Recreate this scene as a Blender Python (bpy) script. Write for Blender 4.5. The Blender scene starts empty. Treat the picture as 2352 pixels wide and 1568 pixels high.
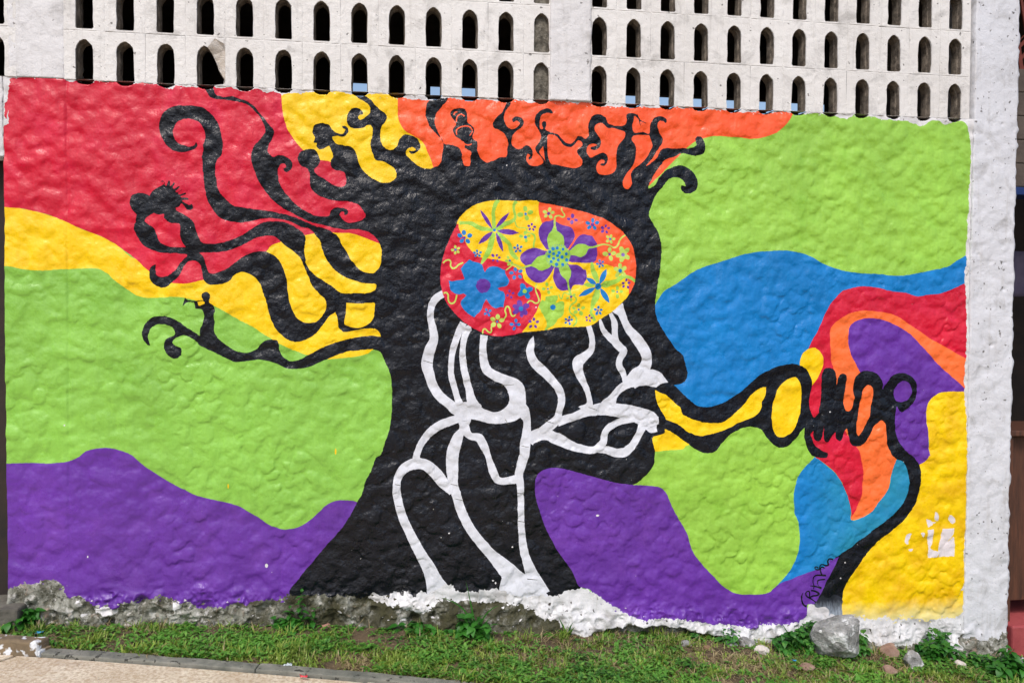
import bpy, bmesh, math, random
import numpy as np
from mathutils import Vector, Matrix
from mathutils.geometry import delaunay_2d_cdt

# ------------------------------------------------------------------ camera, world, sun, exposure
SC = bpy.context.scene
COL = SC.collection
CF, CYAW, CPITCH, CROLL = 0.8, 0.14354, -0.024807, 0.0053768
CAM = np.array([1.58544, -4.54522, 3.0 - 1.22935])
UW, UH = 2352.0, 1568.0
cy_, sy_ = math.cos(CYAW), math.sin(CYAW); cp_, sp_ = math.cos(CPITCH), math.sin(CPITCH)
cr_, sr_ = math.cos(CROLL), math.sin(CROLL)
FWD = np.array([sy_*cp_, cy_*cp_, sp_]); RT0 = np.array([cy_, -sy_, 0.0]); UP0 = np.cross(RT0, FWD)
RT = cr_*RT0 + sr_*UP0; UPV = -sr_*RT0 + cr_*UP0
cam_data = bpy.data.cameras.new('camera'); cam = bpy.data.objects.new('camera', cam_data); COL.objects.link(cam)
M = Matrix([[RT[0], UPV[0], -FWD[0], CAM[0]], [RT[1], UPV[1], -FWD[1], CAM[1]], [RT[2], UPV[2], -FWD[2], CAM[2]], [0, 0, 0, 1]])
cam.matrix_world = M
cam_data.sensor_fit = 'HORIZONTAL'; cam_data.sensor_width = 36.0; cam_data.lens = 36.0*CF
cam_data.clip_start = 0.05; cam_data.clip_end = 800.0
SC.camera = cam

SUN_EL, SUN_AZ = math.radians(52), math.radians(-108)     # direction the light comes from (azimuth from +x axis, counter-clockwise)
world = bpy.data.worlds.new('World'); SC.world = world; world.use_nodes = True
wn = world.node_tree.nodes; wn.clear()
sky = wn.new('ShaderNodeTexSky'); sky.sky_type = 'NISHITA'; sky.sun_disc = False
sky.sun_elevation = SUN_EL; sky.sun_rotation = math.pi/2 - SUN_AZ
sky.air_density = 1.0; sky.dust_density = 3.0; sky.ozone_density = 1.0
bg = wn.new('ShaderNodeBackground'); bg.inputs['Strength'].default_value = 0.14
wo = wn.new('ShaderNodeOutputWorld')
world.node_tree.links.new(sky.outputs[0], bg.inputs[0]); world.node_tree.links.new(bg.outputs[0], wo.inputs[0])
sd = bpy.data.lights.new('sun', 'SUN'); sd.energy = 1.55; sd.angle = math.radians(16); sd.color = (1.0, 0.965, 0.92)
so = bpy.data.objects.new('sun', sd); COL.objects.link(so)
sdir = Vector((math.cos(SUN_EL)*math.cos(SUN_AZ), math.cos(SUN_EL)*math.sin(SUN_AZ), math.sin(SUN_EL)))
so.rotation_euler = (-sdir).to_track_quat('-Z', 'Y').to_euler(); so.location = (0, -8, 10)
SC.view_settings.view_transform = 'Standard'; SC.view_settings.look = 'None'
SC.view_settings.exposure = 0.32; SC.view_settings.gamma = 1.0
SC.view_settings.use_curve_mapping = False

rng = np.random.default_rng(7); random.seed(7)

# ------------------------------------------------------------------ tracing helpers (photo pixel -> point on the real wall / ground)
TILES = {'U': (0, 0, 0.57422)}
for i_ in range(3):
    for j_ in range(3):
        TILES['T%d%d' % (i_, j_)] = ((0, 1365, 2730)[i_], (0, 910, 1820)[j_], 1.7213)
TILES['B00'] = (1740, 790, 5.2267); TILES['B10'] = (2140, 790, 5.2267)
TILES['B01'] = (1740, 1070, 5.2267); TILES['B11'] = (2140, 1070, 5.2267)
TILES['S'] = (3150, 2200, 5.2267)
TILES['G0'] = (0, 2250, 3.26); TILES['G1'] = (1100, 2250, 2.352); TILES['G2'] = (2700, 2350, 1.6848)

def to_u(tile, x, y):
    ox, oy, s = TILES[tile]
    return (ox + x/s)*0.57422, (oy + y/s)*0.57422
def ray(ux, uy):
    return FWD + RT*((ux-UW/2)/(CF*UW)) - UPV*((uy-UH/2)/(CF*UW))
def wall_pt(tile, x, y, y0=0.0):
    d = ray(*to_u(tile, x, y)); t = (y0-CAM[1])/d[1]
    return CAM[0]+t*d[0], CAM[2]+t*d[2]
def zg(x):
    x = np.clip(x, -3.0, 7.5)
    return 0.145 - 0.045*x - 0.0075*x*x
FOOT = None
def ground_pt(tile, x, y, clear=0.0):
    """point of the sloping ground seen at a photo pixel; never inside the wall"""
    d = ray(*to_u(tile, x, y)); X = 2.0
    for _ in range(12):
        t = (float(zg(X))-CAM[2])/d[2]; X = CAM[0]+t*d[0]
    p = CAM + t*d
    lim = -(FOOT(p[0]) if FOOT else 0.0)-clear
    if p[1] > lim:
        t = (lim-CAM[1])/d[1]; p = CAM+t*d
    return p[0], p[1], float(zg(p[0]))

def toks(s):
    out = []; tile = None
    for w in s.split():
        if w in TILES: tile = w; continue
        c = w.endswith('!'); w = w.rstrip('!')
        v = [float(a) for a in w.split(',')]
        out.append((tile, v, c))
    return out
def spline(P, C, closed, ds):
    """Catmull-Rom through P (n,k); C marks corners"""
    n = len(P); out = []
    m = n if closed else n-1
    for i in range(m):
        p1 = P[i]; p2 = P[(i+1) % n]
        p0 = P[(i-1) % n] if (closed or i > 0) else p1
        p3 = P[(i+2) % n] if (closed or i+2 < n) else p2
        if C[i]: p0 = p1
        if C[(i+1) % n]: p3 = p2
        L = np.linalg.norm((p2-p1)[:2]); k = max(1, int(math.ceil(L/ds)))
        L01 = max(np.linalg.norm((p1-p0)[:2]), 1e-6); L23 = max(np.linalg.norm((p3-p2)[:2]), 1e-6)
        m1 = 0.5*(p2-p0)*min(1, 2*L/(L+L01)) if L01 > 1e-5 else (p2-p1)*0.5
        m2 = 0.5*(p3-p1)*min(1, 2*L/(L+L23)) if L23 > 1e-5 else (p2-p1)*0.5
        for a in range(k):
            t = a/k
            h00 = 2*t**3-3*t*t+1; h10 = t**3-2*t*t+t; h01 = -2*t**3+3*t*t; h11 = t**3-t*t
            out.append(h00*p1+h10*m1+h01*p2+h11*m2)
    if not closed: out.append(P[-1])
    return np.array(out)
def noise1(n, scale, r):
    k = max(3, int(n/scale)+3); g = r.standard_normal(k)
    x = np.linspace(0, k-1.001, n); i = x.astype(int); f = x-i; f = f*f*(3-2*f)
    return g[i]*(1-f)+g[i+1]*f
def rag_line(P, amp, closed=True):
    r = np.random.default_rng(int(abs(P[0, 0])*1000)+3)
    n = len(P); T = np.roll(P, -1, 0)-np.roll(P, 1, 0)
    if not closed: T[0] = P[1]-P[0]; T[-1] = P[-1]-P[-2]
    L = np.linalg.norm(T, axis=1)[:, None]+1e-9; N = np.stack([-T[:, 1], T[:, 0]], 1)/L
    d = noise1(n, 1.6, r)*.55+noise1(n, 5, r)*.6+noise1(n, 14, r)*.4
    return P+N*(d*amp)[:, None]

LAYERS = []
def poly(s, mat, part, rag=0.0012, ds=0.008, clip=None, straight=False):
    tk = toks(s); P = np.array([wall_pt(t, v[0], v[1]) for t, v, c in tk]); C = [c or straight for _, _, c in tk]
    Q = spline(P, C, True, ds)
    if rag: Q = rag_line(Q, rag)
    LAYERS.append(dict(polys=[Q], mat=mat, part=part, clip=clip)); return Q
def rib(s, mat, part, rag=0.0008, ds=0.008, clip=None, grow=1.0):
    tk = toks(s); R = []
    for t, v, c in tk:
        x, z = wall_pt(t, v[0], v[1]); x2, z2 = wall_pt(t, v[0]+v[2]*grow/2, v[1])
        R.append((x, z, abs(x2-x)*1.06))
    R = spline(np.array(R), [c for _, _, c in tk], False, ds)
    P = R[:, :2]; T = np.gradient(P, axis=0); L = np.linalg.norm(T, axis=1)[:, None]+1e-9
    N = np.stack([-T[:, 1], T[:, 0]], 1)/L
    w = np.maximum(R[:, 2], 0.0006)[:, None]
    A = P+N*w; B = P-N*w
    if rag: A = rag_line(A, rag, False); B = rag_line(B, rag, False)
    polys = []
    LAYERS.append(dict(polys=[np.concatenate([A, B[::-1]])], mat=mat, part=part, clip=clip))
def ell(tile, x, y, rx, ry, mat, part, ang=0.0, n=12, clip=None):
    cx, cz = wall_pt(tile, x, y); a = abs(wall_pt(tile, x+rx, y)[0]-cx); b = abs(wall_pt(tile, x, y+ry)[1]-cz)
    th = np.linspace(0, 2*math.pi, n, endpoint=False)
    r = np.random.default_rng(int(abs(x*7+y))); q = 1+r.uniform(-.06, .06, n)
    X = np.cos(th)*a*q; Z = np.sin(th)*b*q; ca, sa = math.cos(ang), math.sin(ang)
    LAYERS.append(dict(polys=[np.stack([cx+X*ca-Z*sa, cz+X*sa+Z*ca], 1)], mat=mat, part=part, clip=clip))
def leaf(tile, x0, y0, x1, y1, w, mat, part):
    pts = []
    for t, k in ((0, 0.0), (.1, .3), (.3, .85), (.5, 1.0), (.7, .85), (.88, .45), (1, 0)):
        pts.append((x0+(x1-x0)*t, y0+(y1-y0)*t, k))
    L = math.hypot(x1-x0, y1-y0); nx, ny = -(y1-y0)/L, (x1-x0)/L
    a = ['%.1f,%.1f%s' % (px+nx*k*w/2, py+ny*k*w/2, '!' if k == 0 else '') for px, py, k in pts]
    b = ['%.1f,%.1f' % (px-nx*k*w/2, py-ny*k*w/2) for px, py, k in pts[1:-1]][::-1]
    poly(tile+' '+' '.join(a+b), mat, part, rag=0.0004, ds=0.004)
def dots(tile, pts, r, mat, part):
    for p in pts:
        rr = p[2] if len(p) > 2 else r
        ell(tile, p[0], p[1], rr, rr*1.05, mat, part, n=9)
def flower(tile, cx, cy, pts, r, pm, cm, cr, toward=True):
    part = ('painted_flower', '%s%d_%d' % (tile, cx, cy))
    for p in pts:
        rr = p[2] if len(p) > 2 else r
        ang = math.atan2(-(p[1]-cy), p[0]-cx)
        ell(tile, p[0], p[1], rr*1.18, rr*.92, pm, part, ang=ang, n=10)
    if cm: ell(tile, cx, cy, cr, cr, cm, part, n=9)
# ------------------------------------------------------------------ the painted picture, layer by layer (later layers lie over earlier ones)
PW = ('white_plaster', ''); TREE = ('painted_tree', ''); SK = ('painted_skeleton', ''); HAND = ('painted_hand', '')
def F(k): return ('painted_field', k)
poly('U -60,150 2300,150 2300,1620 -60,1620', 'green_left', F('green_left'), rag=0, straight=True)
poly('T10 1950,2700 2000,1300 2000,900 T20 0,700 2100,700 T22 2100,1500 0,1500 T12 1900,1000', 'green_right', F('green_right'), rag=0, straight=True)
poly('T00 20,1425 45,1425 140,1435 300,1470 440,1520 540,1568 T01 680,55 800,120 930,215 1200,200 1800,20 T11 0,0 350,0 350,800 215,843 180,868 80,890 0,900 T01 2250,905 2110,875 2040,850 1940,810 1850,755 1750,690 1600,610 1490,545 1380,510 1260,480 1130,480 1010,483 940,465 880,430 800,370 730,310 660,280 560,280 480,285 380,290 250,297 150,285 50,265 20,260', 'yellow', F('yellow_left'))
poly('T00 10,500! 440,500! T10 300,600! T11 300,110! 250,105 150,65 60,40 0,38 T01 2300,35 2165,42 2110,50 2000,75 1935,97 1870,125 1835,165 1640,300 1480,340 1400,360 1300,382 1210,383 1100,365 1025,300 930,215 800,120 680,55 T00 540,1568 440,1520 300,1470 140,1435 28,1425! 10,900!', 'red', F('red_left'))
poly('T00 1938,560! 1940,720 1955,820 1985,900 2040,980 2085,1030 2150,1080 2200,1100 2265,1110 T10 40,1150 200,1300 T10 450,1300! 640,1160! 600,1060 560,975 500,935 440,900 400,840 388,760 395,560!', 'yellow', F('yellow_top'))
poly('T10 395,560! 388,760 400,840 440,900 500,935 560,975 600,1060 635,1150! 700,1300! 1900,1400! 2115,1280 2180,1220 2240,1160 2320,1080 2351,1045 T20 50,1000 90,975 200,938 290,937 380,945 480,957 580,940 660,905 720,850 765,785 790,740!', 'orange', F('orange_top'))
poly('T11 2100,700 2162,530! 2220,440 2290,400 T21 0,355 100,290 270,235 400,190 520,168 640,160 740,162 850,190 960,245 1050,285 1180,312 1350,322 1480,332 1600,318 1720,295 1840,265 1900,225 1960,192! 1965,500! 900,1100! 700,1000 450,1130 300,1240 150,1290 0,1220 T11 2290,1150 2200,1085', 'blue', F('blue_upper'))
poly('T21 1960,378! 1880,415 1780,455 1700,462 1620,475 1540,450 1430,435 1340,415 1230,405 1150,420 1095,440 1030,510 990,570 930,700 880,790 860,832! 870,1000 865,1170 850,1360 848,1450 870,1520 930,1568 T22 905,8 980,60 1060,130 1120,230 1150,310 1165,400 1160,440 1300,300 1300,0 T21 1300,1400 1200,1000 1960,950!', 'red', F('red_right'))
poly('T22 905,10! 850,70 800,130 775,200 763,290 775,400 800,470 805,600 780,720 720,820 660,890 600,945! 700,900 900,850 1040,800 1300,620 1500,420 1600,250 1600,60 1475,10! 1440,150 1420,230 1350,330 1290,400 1185,447 1160,440 1165,400 1150,310 1120,230 1060,130 980,60', 'blue_teal', F('blue_lower'))
poly('T21 1958,905! 1860,850 1720,770 1600,690 1500,620 1400,585 1250,572 1150,590 1070,640 1020,700 1013,800 1020,900 1040,970 1052,1050 1080,1200 1115,1385 1210,1520 T22 1228,0 1245,80 1250,160 1235,270 1210,350 1165,430 1163,446! 1185,447 1290,400 1350,330 1420,230 1440,150 1475,25 1520,0 T21 1450,1450 1400,1250 1950,1120!', 'orange_warm', F('orange_right'))
poly('T21 1225,998! 1160,880 1140,780 1145,700 1190,645 1280,622 1380,635 1530,705 1650,820 1780,960 1880,1050 1955,1122! 1935,1160! 1740,1250 1690,1400 1695,1568 T22 1700,0 1670,40 1630,65 1560,0 T21 1450,1450 1430,1250 1350,1100', 'purple', F('purple_right'))
poly('T21 1965,1125! 1935,1128 1810,1130 1740,1155 1690,1215 1675,1290 1685,1400 1695,1568 T22 1690,0 1670,40 1630,65 1590,100 1580,280 1500,400 1300,560 1150,700 1060,850 1040,1000 1060,1150! 2100,1300! T21 2100,1125!', 'yellow_pale', F('yellow_right'), rag=.001)
poly('T11 2140,1125! 2180,1095 2351,1190 T21 0,1220 200,1290 400,1190 520,1060 640,990 760,980 850,1040 855,1200 820,1350 740,1440 660,1470 600,1440 540,1340 400,1350 250,1410 130,1460 20,1500! 0,1520 T11 2250,1531 2155,1540! 2100,1440', 'yellow', ('painted_arm_fill', ''))
poly('T21 860,832! 910,828 955,870 970,940 940,1010 888,1090! 850,1000 805,950 820,870', 'yellow', ('painted_fingertip', ''))
poly('T02 20,55! 65,55 200,52 350,55 480,40 550,5 T01 600,1535 700,1515 800,1525 895,1560 T02 1000,75 1120,160 1250,230 1380,285 1500,310 1640,350 1760,420 1860,480 1960,508 2060,490 2140,440 2200,385 2250,340 2300,315 T12 0,308 110,322 200,400! T12 200,1500! T02 20,1500!', 'purple', F('purple_left'))

# the black tree with its face and roots
poly('''T02 1990,1050! 1990,965 2000,920 2060,840 2150,740 2250,620 T12 0,505 50,430 110,325 150,240 165,180 210,100 240,20
T11 270,1568 300,1480 335,1370 350,1250 348,1120 335,1000 300,920 275,860 250,845 210,836! 100,845 0,868 T01 2270,900 2200,930 2130,960 2000,972 1900,935 1850,920 1780,910 1700,920 1620,925 1540,890 1480,860 1380,810 1330,765
1280,745 1240,750 1200,770 1187,795 1210,812 1245,830 1253,860 1235,890 1200,900 1160,880 1135,840 1130,800 1150,765 1190,745 1205,725 1190,690 1140,668 1090,665 1050,680 1025,720 1022,770 1037,812! 1015,805 985,760 980,710 1000,660 1050,620
1110,608 1180,620 1240,650 1310,700 1378,745! 1380,700 1400,640 1405,600 1390,565 1345,562! 1338,515! 1300,512 1275,522 1257,543! 1273,475! 1300,498 1350,504 1400,495 1408,500! 1392,480 1395,455 1420,443 1445,460 1447,490 1440,515 1465,535
1477,575 1470,610 1478,650 1475,710 1500,760 1560,810 1640,855 1700,862 1760,840 1810,785 1860,768 1905,775 1922,810 1925,850 1950,890 2000,920 2060,910 2150,865 2250,810 2351,778 T11 100,755 200,745 272,750!
262,722 235,698 180,693 100,705 20,718 T01 2351,705 2330,690 2325,640 2308,583! 2270,610 2220,670 2170,730 2100,770 2030,785 1960,760 1900,700 1860,620 1840,540 1820,470 1800,410 1770,360 1720,320 1660,308 1610,330 1570,370 1500,392 1430,385
1400,350 1390,300 1375,250 1350,225 1300,230 1260,270 1245,320 1200,370 1140,410 1080,400 1045,370 1030,320 1040,275 1072,252! 1070,290 1080,330 1120,340 1160,330 1210,290 1240,240 1284,198! 1285,185! 1230,180 1100,170 1000,130 950,70 920,0
T00 935,1520 940,1480 915,1450 897,1400 910,1350 950,1330 1000,1335 1030,1350! 1060,1310 1110,1275 1128,1268 1125,1255 1104,1252! 1120,1244 1135,1255 1140,1275 1150,1278 1155,1255 1165,1244 1172,1255 1168,1285 1182,1282 1198,1256! 1205,1262 1192,1292 1200,1302 1235,1284! 1238,1290 1210,1318 1220,1322 1252,1303! 1254,1312 1228,1332 1238,1340 1278,1326! 1280,1335 1240,1352 1250,1362 1298,1365 1298,1378 1255,1380 1256,1390! 1300,1410 1322,1403! 1328,1428 1315,1443 1285,1442 1250,1405 1235,1425 1212,1428! 1215,1450 1250,1468 1300,1495 1335,1535 1345,1575
T01 1370,60 1395,105 1480,110 1580,90 1660,55 1720,20 T00 1790,1540 1860,1524 1960,1530 2040,1565 T01 2085,35 2105,75 2097,160 2110,250 2150,310 2210,355 2290,405 T11 0,448 80,452 180,450 232,430 242,395 225,385 150,382 60,355 0,325 T01 2300,290 2250,220 2220,150 2200,90 2165,45 2130,10
T00 2080,1565 2000,1525 1900,1505 1800,1505 1700,1527 1600,1525 1520,1500 1470,1450 1430,1380 1410,1300 1400,1200 1390,1100 1400,1000 1415,940 1400,880 1370,840 1320,822 1260,825 1215,850 1195,900 1200,950 1240,995 1300,1010 1335,1000 1350,976! 1360,1000 1330,1030 1270,1052 1200,1040 1140,990 1105,920 1095,850 1120,790 1170,745 1240,730
1330,732 1400,745 1460,790 1500,850 1520,920 1535,1000 1525,1060 1495,1110 1480,1180 1495,1260 1510,1320 1550,1370 1610,1415 1700,1432 1800,1447 1900,1460 2000,1486 2100,1526 2180,1560 T01 2210,-2 2280,30 2330,70 T11 0,110 40,170 80,240 130,290 180,312 225,310 262,270 275,210 277,150 262,106! 240,75 190,35 110,14 0,12
T00 2240,1556 2140,1530 2060,1492 2000,1460 1940,1430 1870,1370 1800,1280 1760,1200 1735,1120 1730,1070 1745,1010 1790,960 1825,900 1800,830 1750,760 1690,715 1600,695 1500,685 1450,670 1412,610! 1412,560! 1465,560! 1468,610 1485,650 1540,668 1610,668 1680,690 1740,725 1790,780 1840,840 1888,900 1880,940 1850,1000 1845,1050 1875,1080 1920,1068
1970,1080 2010,1120 2008,1160 1975,1185 1950,1165 1970,1150 1960,1128 1930,1135 1912,1170 1915,1230 1945,1300 2000,1370 2080,1440 2160,1480 2260,1490 2280,1450 2320,1430 T10 10,1432 35,1440 47,1458 42,1475 25,1478 20,1462 0,1458 T00 2338,1480 T10 20,1522 60,1533 110,1525 150,1510 170,1482 140,1430 80,1392 20,1387
T00 2330,1385 2260,1370 2190,1345 2140,1290 2135,1200 2115,1160 2070,1135 2052,1090 2070,1045 2120,1022 2170,1030 2195,1070 2205,1100 2190,1140 2165,1165 2170,1190 2230,1230 2290,1270 T10 0,1290 30,1270 35,1230 20,1190 0,1178 T00 2310,1168 2275,1140 2278,1105 2292,1075 2280,1030 2265,1003 2230,1025 2195,1028 2175,1000 2180,985 2160,980 2168,950 2150,905 2170,860 2230,848 2270,865 2300,905
T10 0,925 20,915 28,895 12,882 8,870! 35,872 50,900 35,932 0,945 T00 2320,940 2290,942! 2290,960 2310,985 T10 0,998 60,1010 95,1040 110,1090 140,1160 200,1220 270,1258 330,1258 370,1235 380,1195 355,1150 290,1115 235,1100 215,1050 200,990 215,920 205,860 180,858 150,880 80,885 40,850 40,800 65,755 110,745 145,765 150,790 130,792 115,810 130,828 165,810 200,770 195,730 150,695 110,670 78,600! 130,590! 150,650 200,685 250,740 310,790 310,830 275,880 270,950 290,1010
340,1032 380,1010 400,960 430,928 480,930 525,960 543,1010 525,1045 485,1060 465,1040 485,1038 510,1030 490,1012 455,1025 445,1060 480,1100 540,1145 590,1158 635,1150 680,1130 695,1060 700,1000 690,960 640,910 600,850 580,790 590,710 620,680 700,665 728,600! 745,600! 730,685 700,730 650,790 645,850 670,920 700,985 760,1000 810,1020 830,1060 835,1110 850,1140 885,1140 890,1080 895,1050 850,1020 850,990
800,950 775,920 770,890 790,850 765,810 752,780 775,750 820,742 860,760 870,810 868,840 900,865 918,900 905,935 905,955 935,980 938,1040 960,1090 1000,1118 1050,1108 1090,1085 1140,1075 1145,1020 1150,980 1130,930 1090,895 1050,880 1045,850 1080,800 1110,770 1140,710 1162,690! 1165,720 1130,770 1120,820 1140,870 1180,890 1210,875 1230,850 1210,830 1185,840 1180,820 1205,800 1240,810 1258,840 1240,880
1200,910 1180,940 1175,990 1200,1020 1240,1025 1270,1000 1300,1010 1318,1050 1310,1095 1292,1100 1290,1085 1300,1070 1285,1060 1275,1085 1290,1130 1340,1145 1390,1120 1375,1080 1345,1050 1335,1020 1360,980 1375,940 1360,900 1335,850 1335,810 1360,770 1410,750 1445,760 1457,785 1420,780 1380,790 1365,830 1365,870 1375,890 1390,885 1380,850 1395,835 1412,845 1412,870 1405,890 1440,910 1490,925 1520,960 1550,985 1590,985
1620,955 1628,940 1655,938 1680,955 1702,930 1700,890 1705,840 1730,800 1780,790 1820,810 1840,850 1900,868 1950,865 1965,835 1965,790 2000,780 2035,790 2055,825 2105,850! 2060,838 2070,860! 2045,820 2020,800 2015,830 2005,870 2020,910 2080,908 2122,918 2125,870 2140,830 2160,812 2200,803 2235,820 2236,850 2215,835 2190,832 2175,860 2190,910 2215,950 2212,985 2180,1030 2150,1080 2100,1143! 2130,1125 2180,1080 2200,1035 2240,1022 2300,1022
T20 0,1020 50,1020 95,1000 90,960 105,940 130,940 150,980 157,1040 130,1065 80,1070 0,1055 T10 2290,1080 2230,1100 2190,1150 2150,1210 2113,1285! 2116,1302! 2160,1272 2190,1220 2240,1170 2300,1145 T20 0,1140 60,1170 100,1230 103,1290 70,1325 20,1330 T10 2338,1295 2345,1275 T20 22,1285 18,1260 0,1236 T10 2300,1222 2250,1240 2200,1300 2160,1360 2135,1420 2122,1480 2160,1560
T11 2170,5 2190,60 2205,150 2195,280 2175,400 2158,520 2165,600 2190,660 2240,750 2300,830 2351,880 T21 18,940 35,1000 15,1055 0,1064 T11 2340,1072 2290,1085! 2250,1150 2160,1118! 2162,1160 2180,1220 2215,1280 2240,1340 2222,1385 2215,1415 2145,1442 2140,1480 2155,1535 T12 2155,0 2150,60 2110,120 2060,170 2010,198 1800,300 1650,500! 1650,930! 1420,1000! 500,1050! 0,1050!''', 'black', TREE, rag=.0017, ds=.007)
# openings in the tree through which the fields show
poly('T00 1060,1465! 1010,1495 998,1525 1060,1568 T01 1080,50 1110,105 1170,130 1278,136! 1255,100 1240,50 1245,0 T00 1235,1540 1170,1535 1135,1500 1130,1475 1090,1478', 'red', F('red_left'))
poly('T01 1370,172! 1450,172 1560,160 1680,115 1760,75 1830,58 1890,62 1930,95 1935,97! 1870,125 1833,165! 1770,165 1690,190 1620,240 1560,285 1480,315 1440,312 1420,260 1400,200', 'red', F('red_left'))
poly('T01 1933,97! 2000,150 2060,200 2090,260 2110,310 2130,350 2150,400 2190,450 2235,490 2247,530 2230,590 2190,640 2130,658 2070,645 2020,590 1995,520 1980,440 1970,350 1945,270 1900,200 1835,165! 1870,125', 'yellow', F('yellow_left'))
poly('T11 35,518! 100,522 170,522 228,516 232,560 222,620 180,670 120,690 60,685 22,660 30,590', 'yellow', F('yellow_left'))
for s in ('''T10 1835,882 1870,880 1910,892 1955,910 1950,950 1930,975 1905,1010 1893,1070 1895,1150 1870,1190 1820,1205 1770,1195 1755,1160 1765,1120 1790,1100 1812,1105 1810,1125 1790,1125 1782,1138 1810,1142 1835,1110 1830,1070 1800,1052 1755,1070 1715,1088 1692,1060 1690,1030 1705,1000 1740,990 1762,1000 1740,1008 1715,1015 1720,1030 1750,1035 1780,1010 1787,970 1765,930 1745,900 1745,870 1770,850 1800,850''',
          'T10 2122,930! 2060,928 2012,935 2000,960 2028,1010 2026,1080 2008,1140 1965,1195 1938,1250 1945,1290 1975,1302 2002,1265 1995,1200 2015,1165 2060,1130 2100,1090 2128,1040 2145,1000',
          'T10 1425,930 1470,935 1500,965 1535,1003 1580,1012 1610,992 1632,965 1655,975 1662,1000 1625,1035 1630,1060 1660,1105 1655,1140 1610,1158 1560,1150 1480,1135 1445,1130 1430,1100 1420,1050 1418,970',
          'T10 1388,1010! 1395,1050 1398,1080 1405,1112! 1375,1072 1362,1045'):
    poly(s, 'orange', F('orange_top'), rag=.0006)
poly('T01 1362,512! 1400,505 1412,520 1392,532 1370,538', 'yellow', F('yellow_left'), rag=0)
# thin red lines drawn into the small figures
for s in ('T10 792,840,8 800,800,8 825,785,8 850,800,8', 'T10 775,790,9 785,772,9 800,768,8', 'T10 795,930,7 795,895,8 830,872,8 880,870,9 905,900,7', 'T10 850,992,7 875,1000,8 898,992,7', 'T10 885,935,6 905,905,6'):
    rib(s, 'orange', TREE, rag=0, ds=.004)
rib('T10 2035,790,8 2058,830,7 2100,850,4', 'black', TREE, rag=0); rib('T10 2050,815,6 2055,850,5 2062,865,3', 'black', TREE, rag=0)

# arm and hand on the right
poly('''T11 2120,1060! 2200,1085 2290,1085 2351,1145 T21 60,1200 120,1230 200,1228 290,1200 370,1150 440,1090 520,1020 600,975 690,945 770,940 840,965 880,1020 890,1085 878,1150 873,1220 885,1280 905,1305 930,1280 950,1200 955,1100 955,1020 975,975 1010,963 1045,985 1055,1040 1058,1080 1070,1030 1100,1003
1125,1015 1128,1080 1115,1130 1108,1200 1120,1255 1145,1265 1170,1240 1180,1180 1175,1100 1190,1030 1230,990 1290,985 1340,1010 1370,1060 1380,1112! 1410,1060 1450,1015 1510,1000 1570,1020 1610,1070 1612,1150 1580,1220 1515,1272! 1490,1262 1475,1228 1463,1280 1465,1380 1490,1470 1530,1530 1580,1568 T22 1600,20
1635,80 1638,180 1630,250 1600,340 1540,430 1440,520 1340,600 1260,690 1180,800 1120,900 1100,980 1092,1050 1088,1150! 1000,1150! 940,1040 915,1020 950,930 990,840 1040,730 1060,700 1150,640 1270,550 1400,450 1490,370 1540,290 1562,200 1550,110 1515,45 1475,25 T21 1440,1560 1410,1480 1405,1400 1395,1345 1370,1328 1335,1350 1300,1410
1270,1470 1230,1505 1190,1505 1155,1480 1140,1420 1130,1382! 1115,1400 1105,1450 1080,1470 1058,1455 1055,1408! 1035,1425 1010,1470 985,1475 970,1450 970,1362! 955,1440 935,1470 905,1455 895,1400! 882,1420 885,1440 905,1490 950,1530 1000,1555 T22 990,15 940,15 905,8 T21 880,1560 850,1500 835,1420 838,1370! 810,1400 770,1460 720,1500 670,1515 620,1490
570,1440 545,1395 480,1370 400,1380 330,1420 270,1480 230,1530 170,1552 110,1535 50,1500 0,1460 T11 2300,1425 2222,1385 2160,1400! 2100,1380 2120,1300 2180,1300 2240,1322 2300,1345 2351,1378 T21 50,1410 120,1432 200,1418 300,1385 400,1335 500,1290 540,1240 542,1200 568,1150 575,1098! 520,1110 460,1160 400,1240 290,1330 200,1345 100,1330 0,1285 T11 2330,1235 2250,1165 2170,1100''', 'black', HAND, rag=.0016, ds=.007)
poly('T21 775,1028 720,1048 665,1095 630,1180 610,1290 620,1380 650,1435 690,1442 740,1410 785,1340 815,1230 820,1120 800,1055', 'yellow', ('painted_arm_fill', ''))
poly('T21 1275,1083 1305,1100 1312,1150 1300,1230 1280,1320 1240,1400 1215,1435 1200,1410 1200,1340 1220,1240 1240,1130', 'orange_warm', F('orange_right'))
poly('T21 1525,1055 1565,1080 1580,1130 1560,1180 1510,1200 1470,1185 1457,1130 1480,1080', 'purple', F('purple_right'))
poly('''T12 1340,150 1380,105 1460,85 1540,95 1650,125 1800,165 1900,190 2000,200 2180,215 2230,250 2260,320 2300,400 2351,485 T22 30,540 60,640 100,710 200,820 280,900 350,945 430,955 560,955 600,940 680,880 800,830 900,795 960,780 1020,735 1040,715! 1080,700 1000,850 950,950 915,1020 860,1025 850,1110! 855,1300! T22 0,1300! T12 1800,1100! 1720,930 1640,905 1590,800 1480,640 1400,480 1350,330 1335,240''', 'purple', F('purple_middle'))
poly('T22 915,1015 960,960 1000,985 1040,960 1098,985 1092,1050 1086,1130 1000,1120 940,1100', 'black_worn', HAND, rag=.004)
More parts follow.
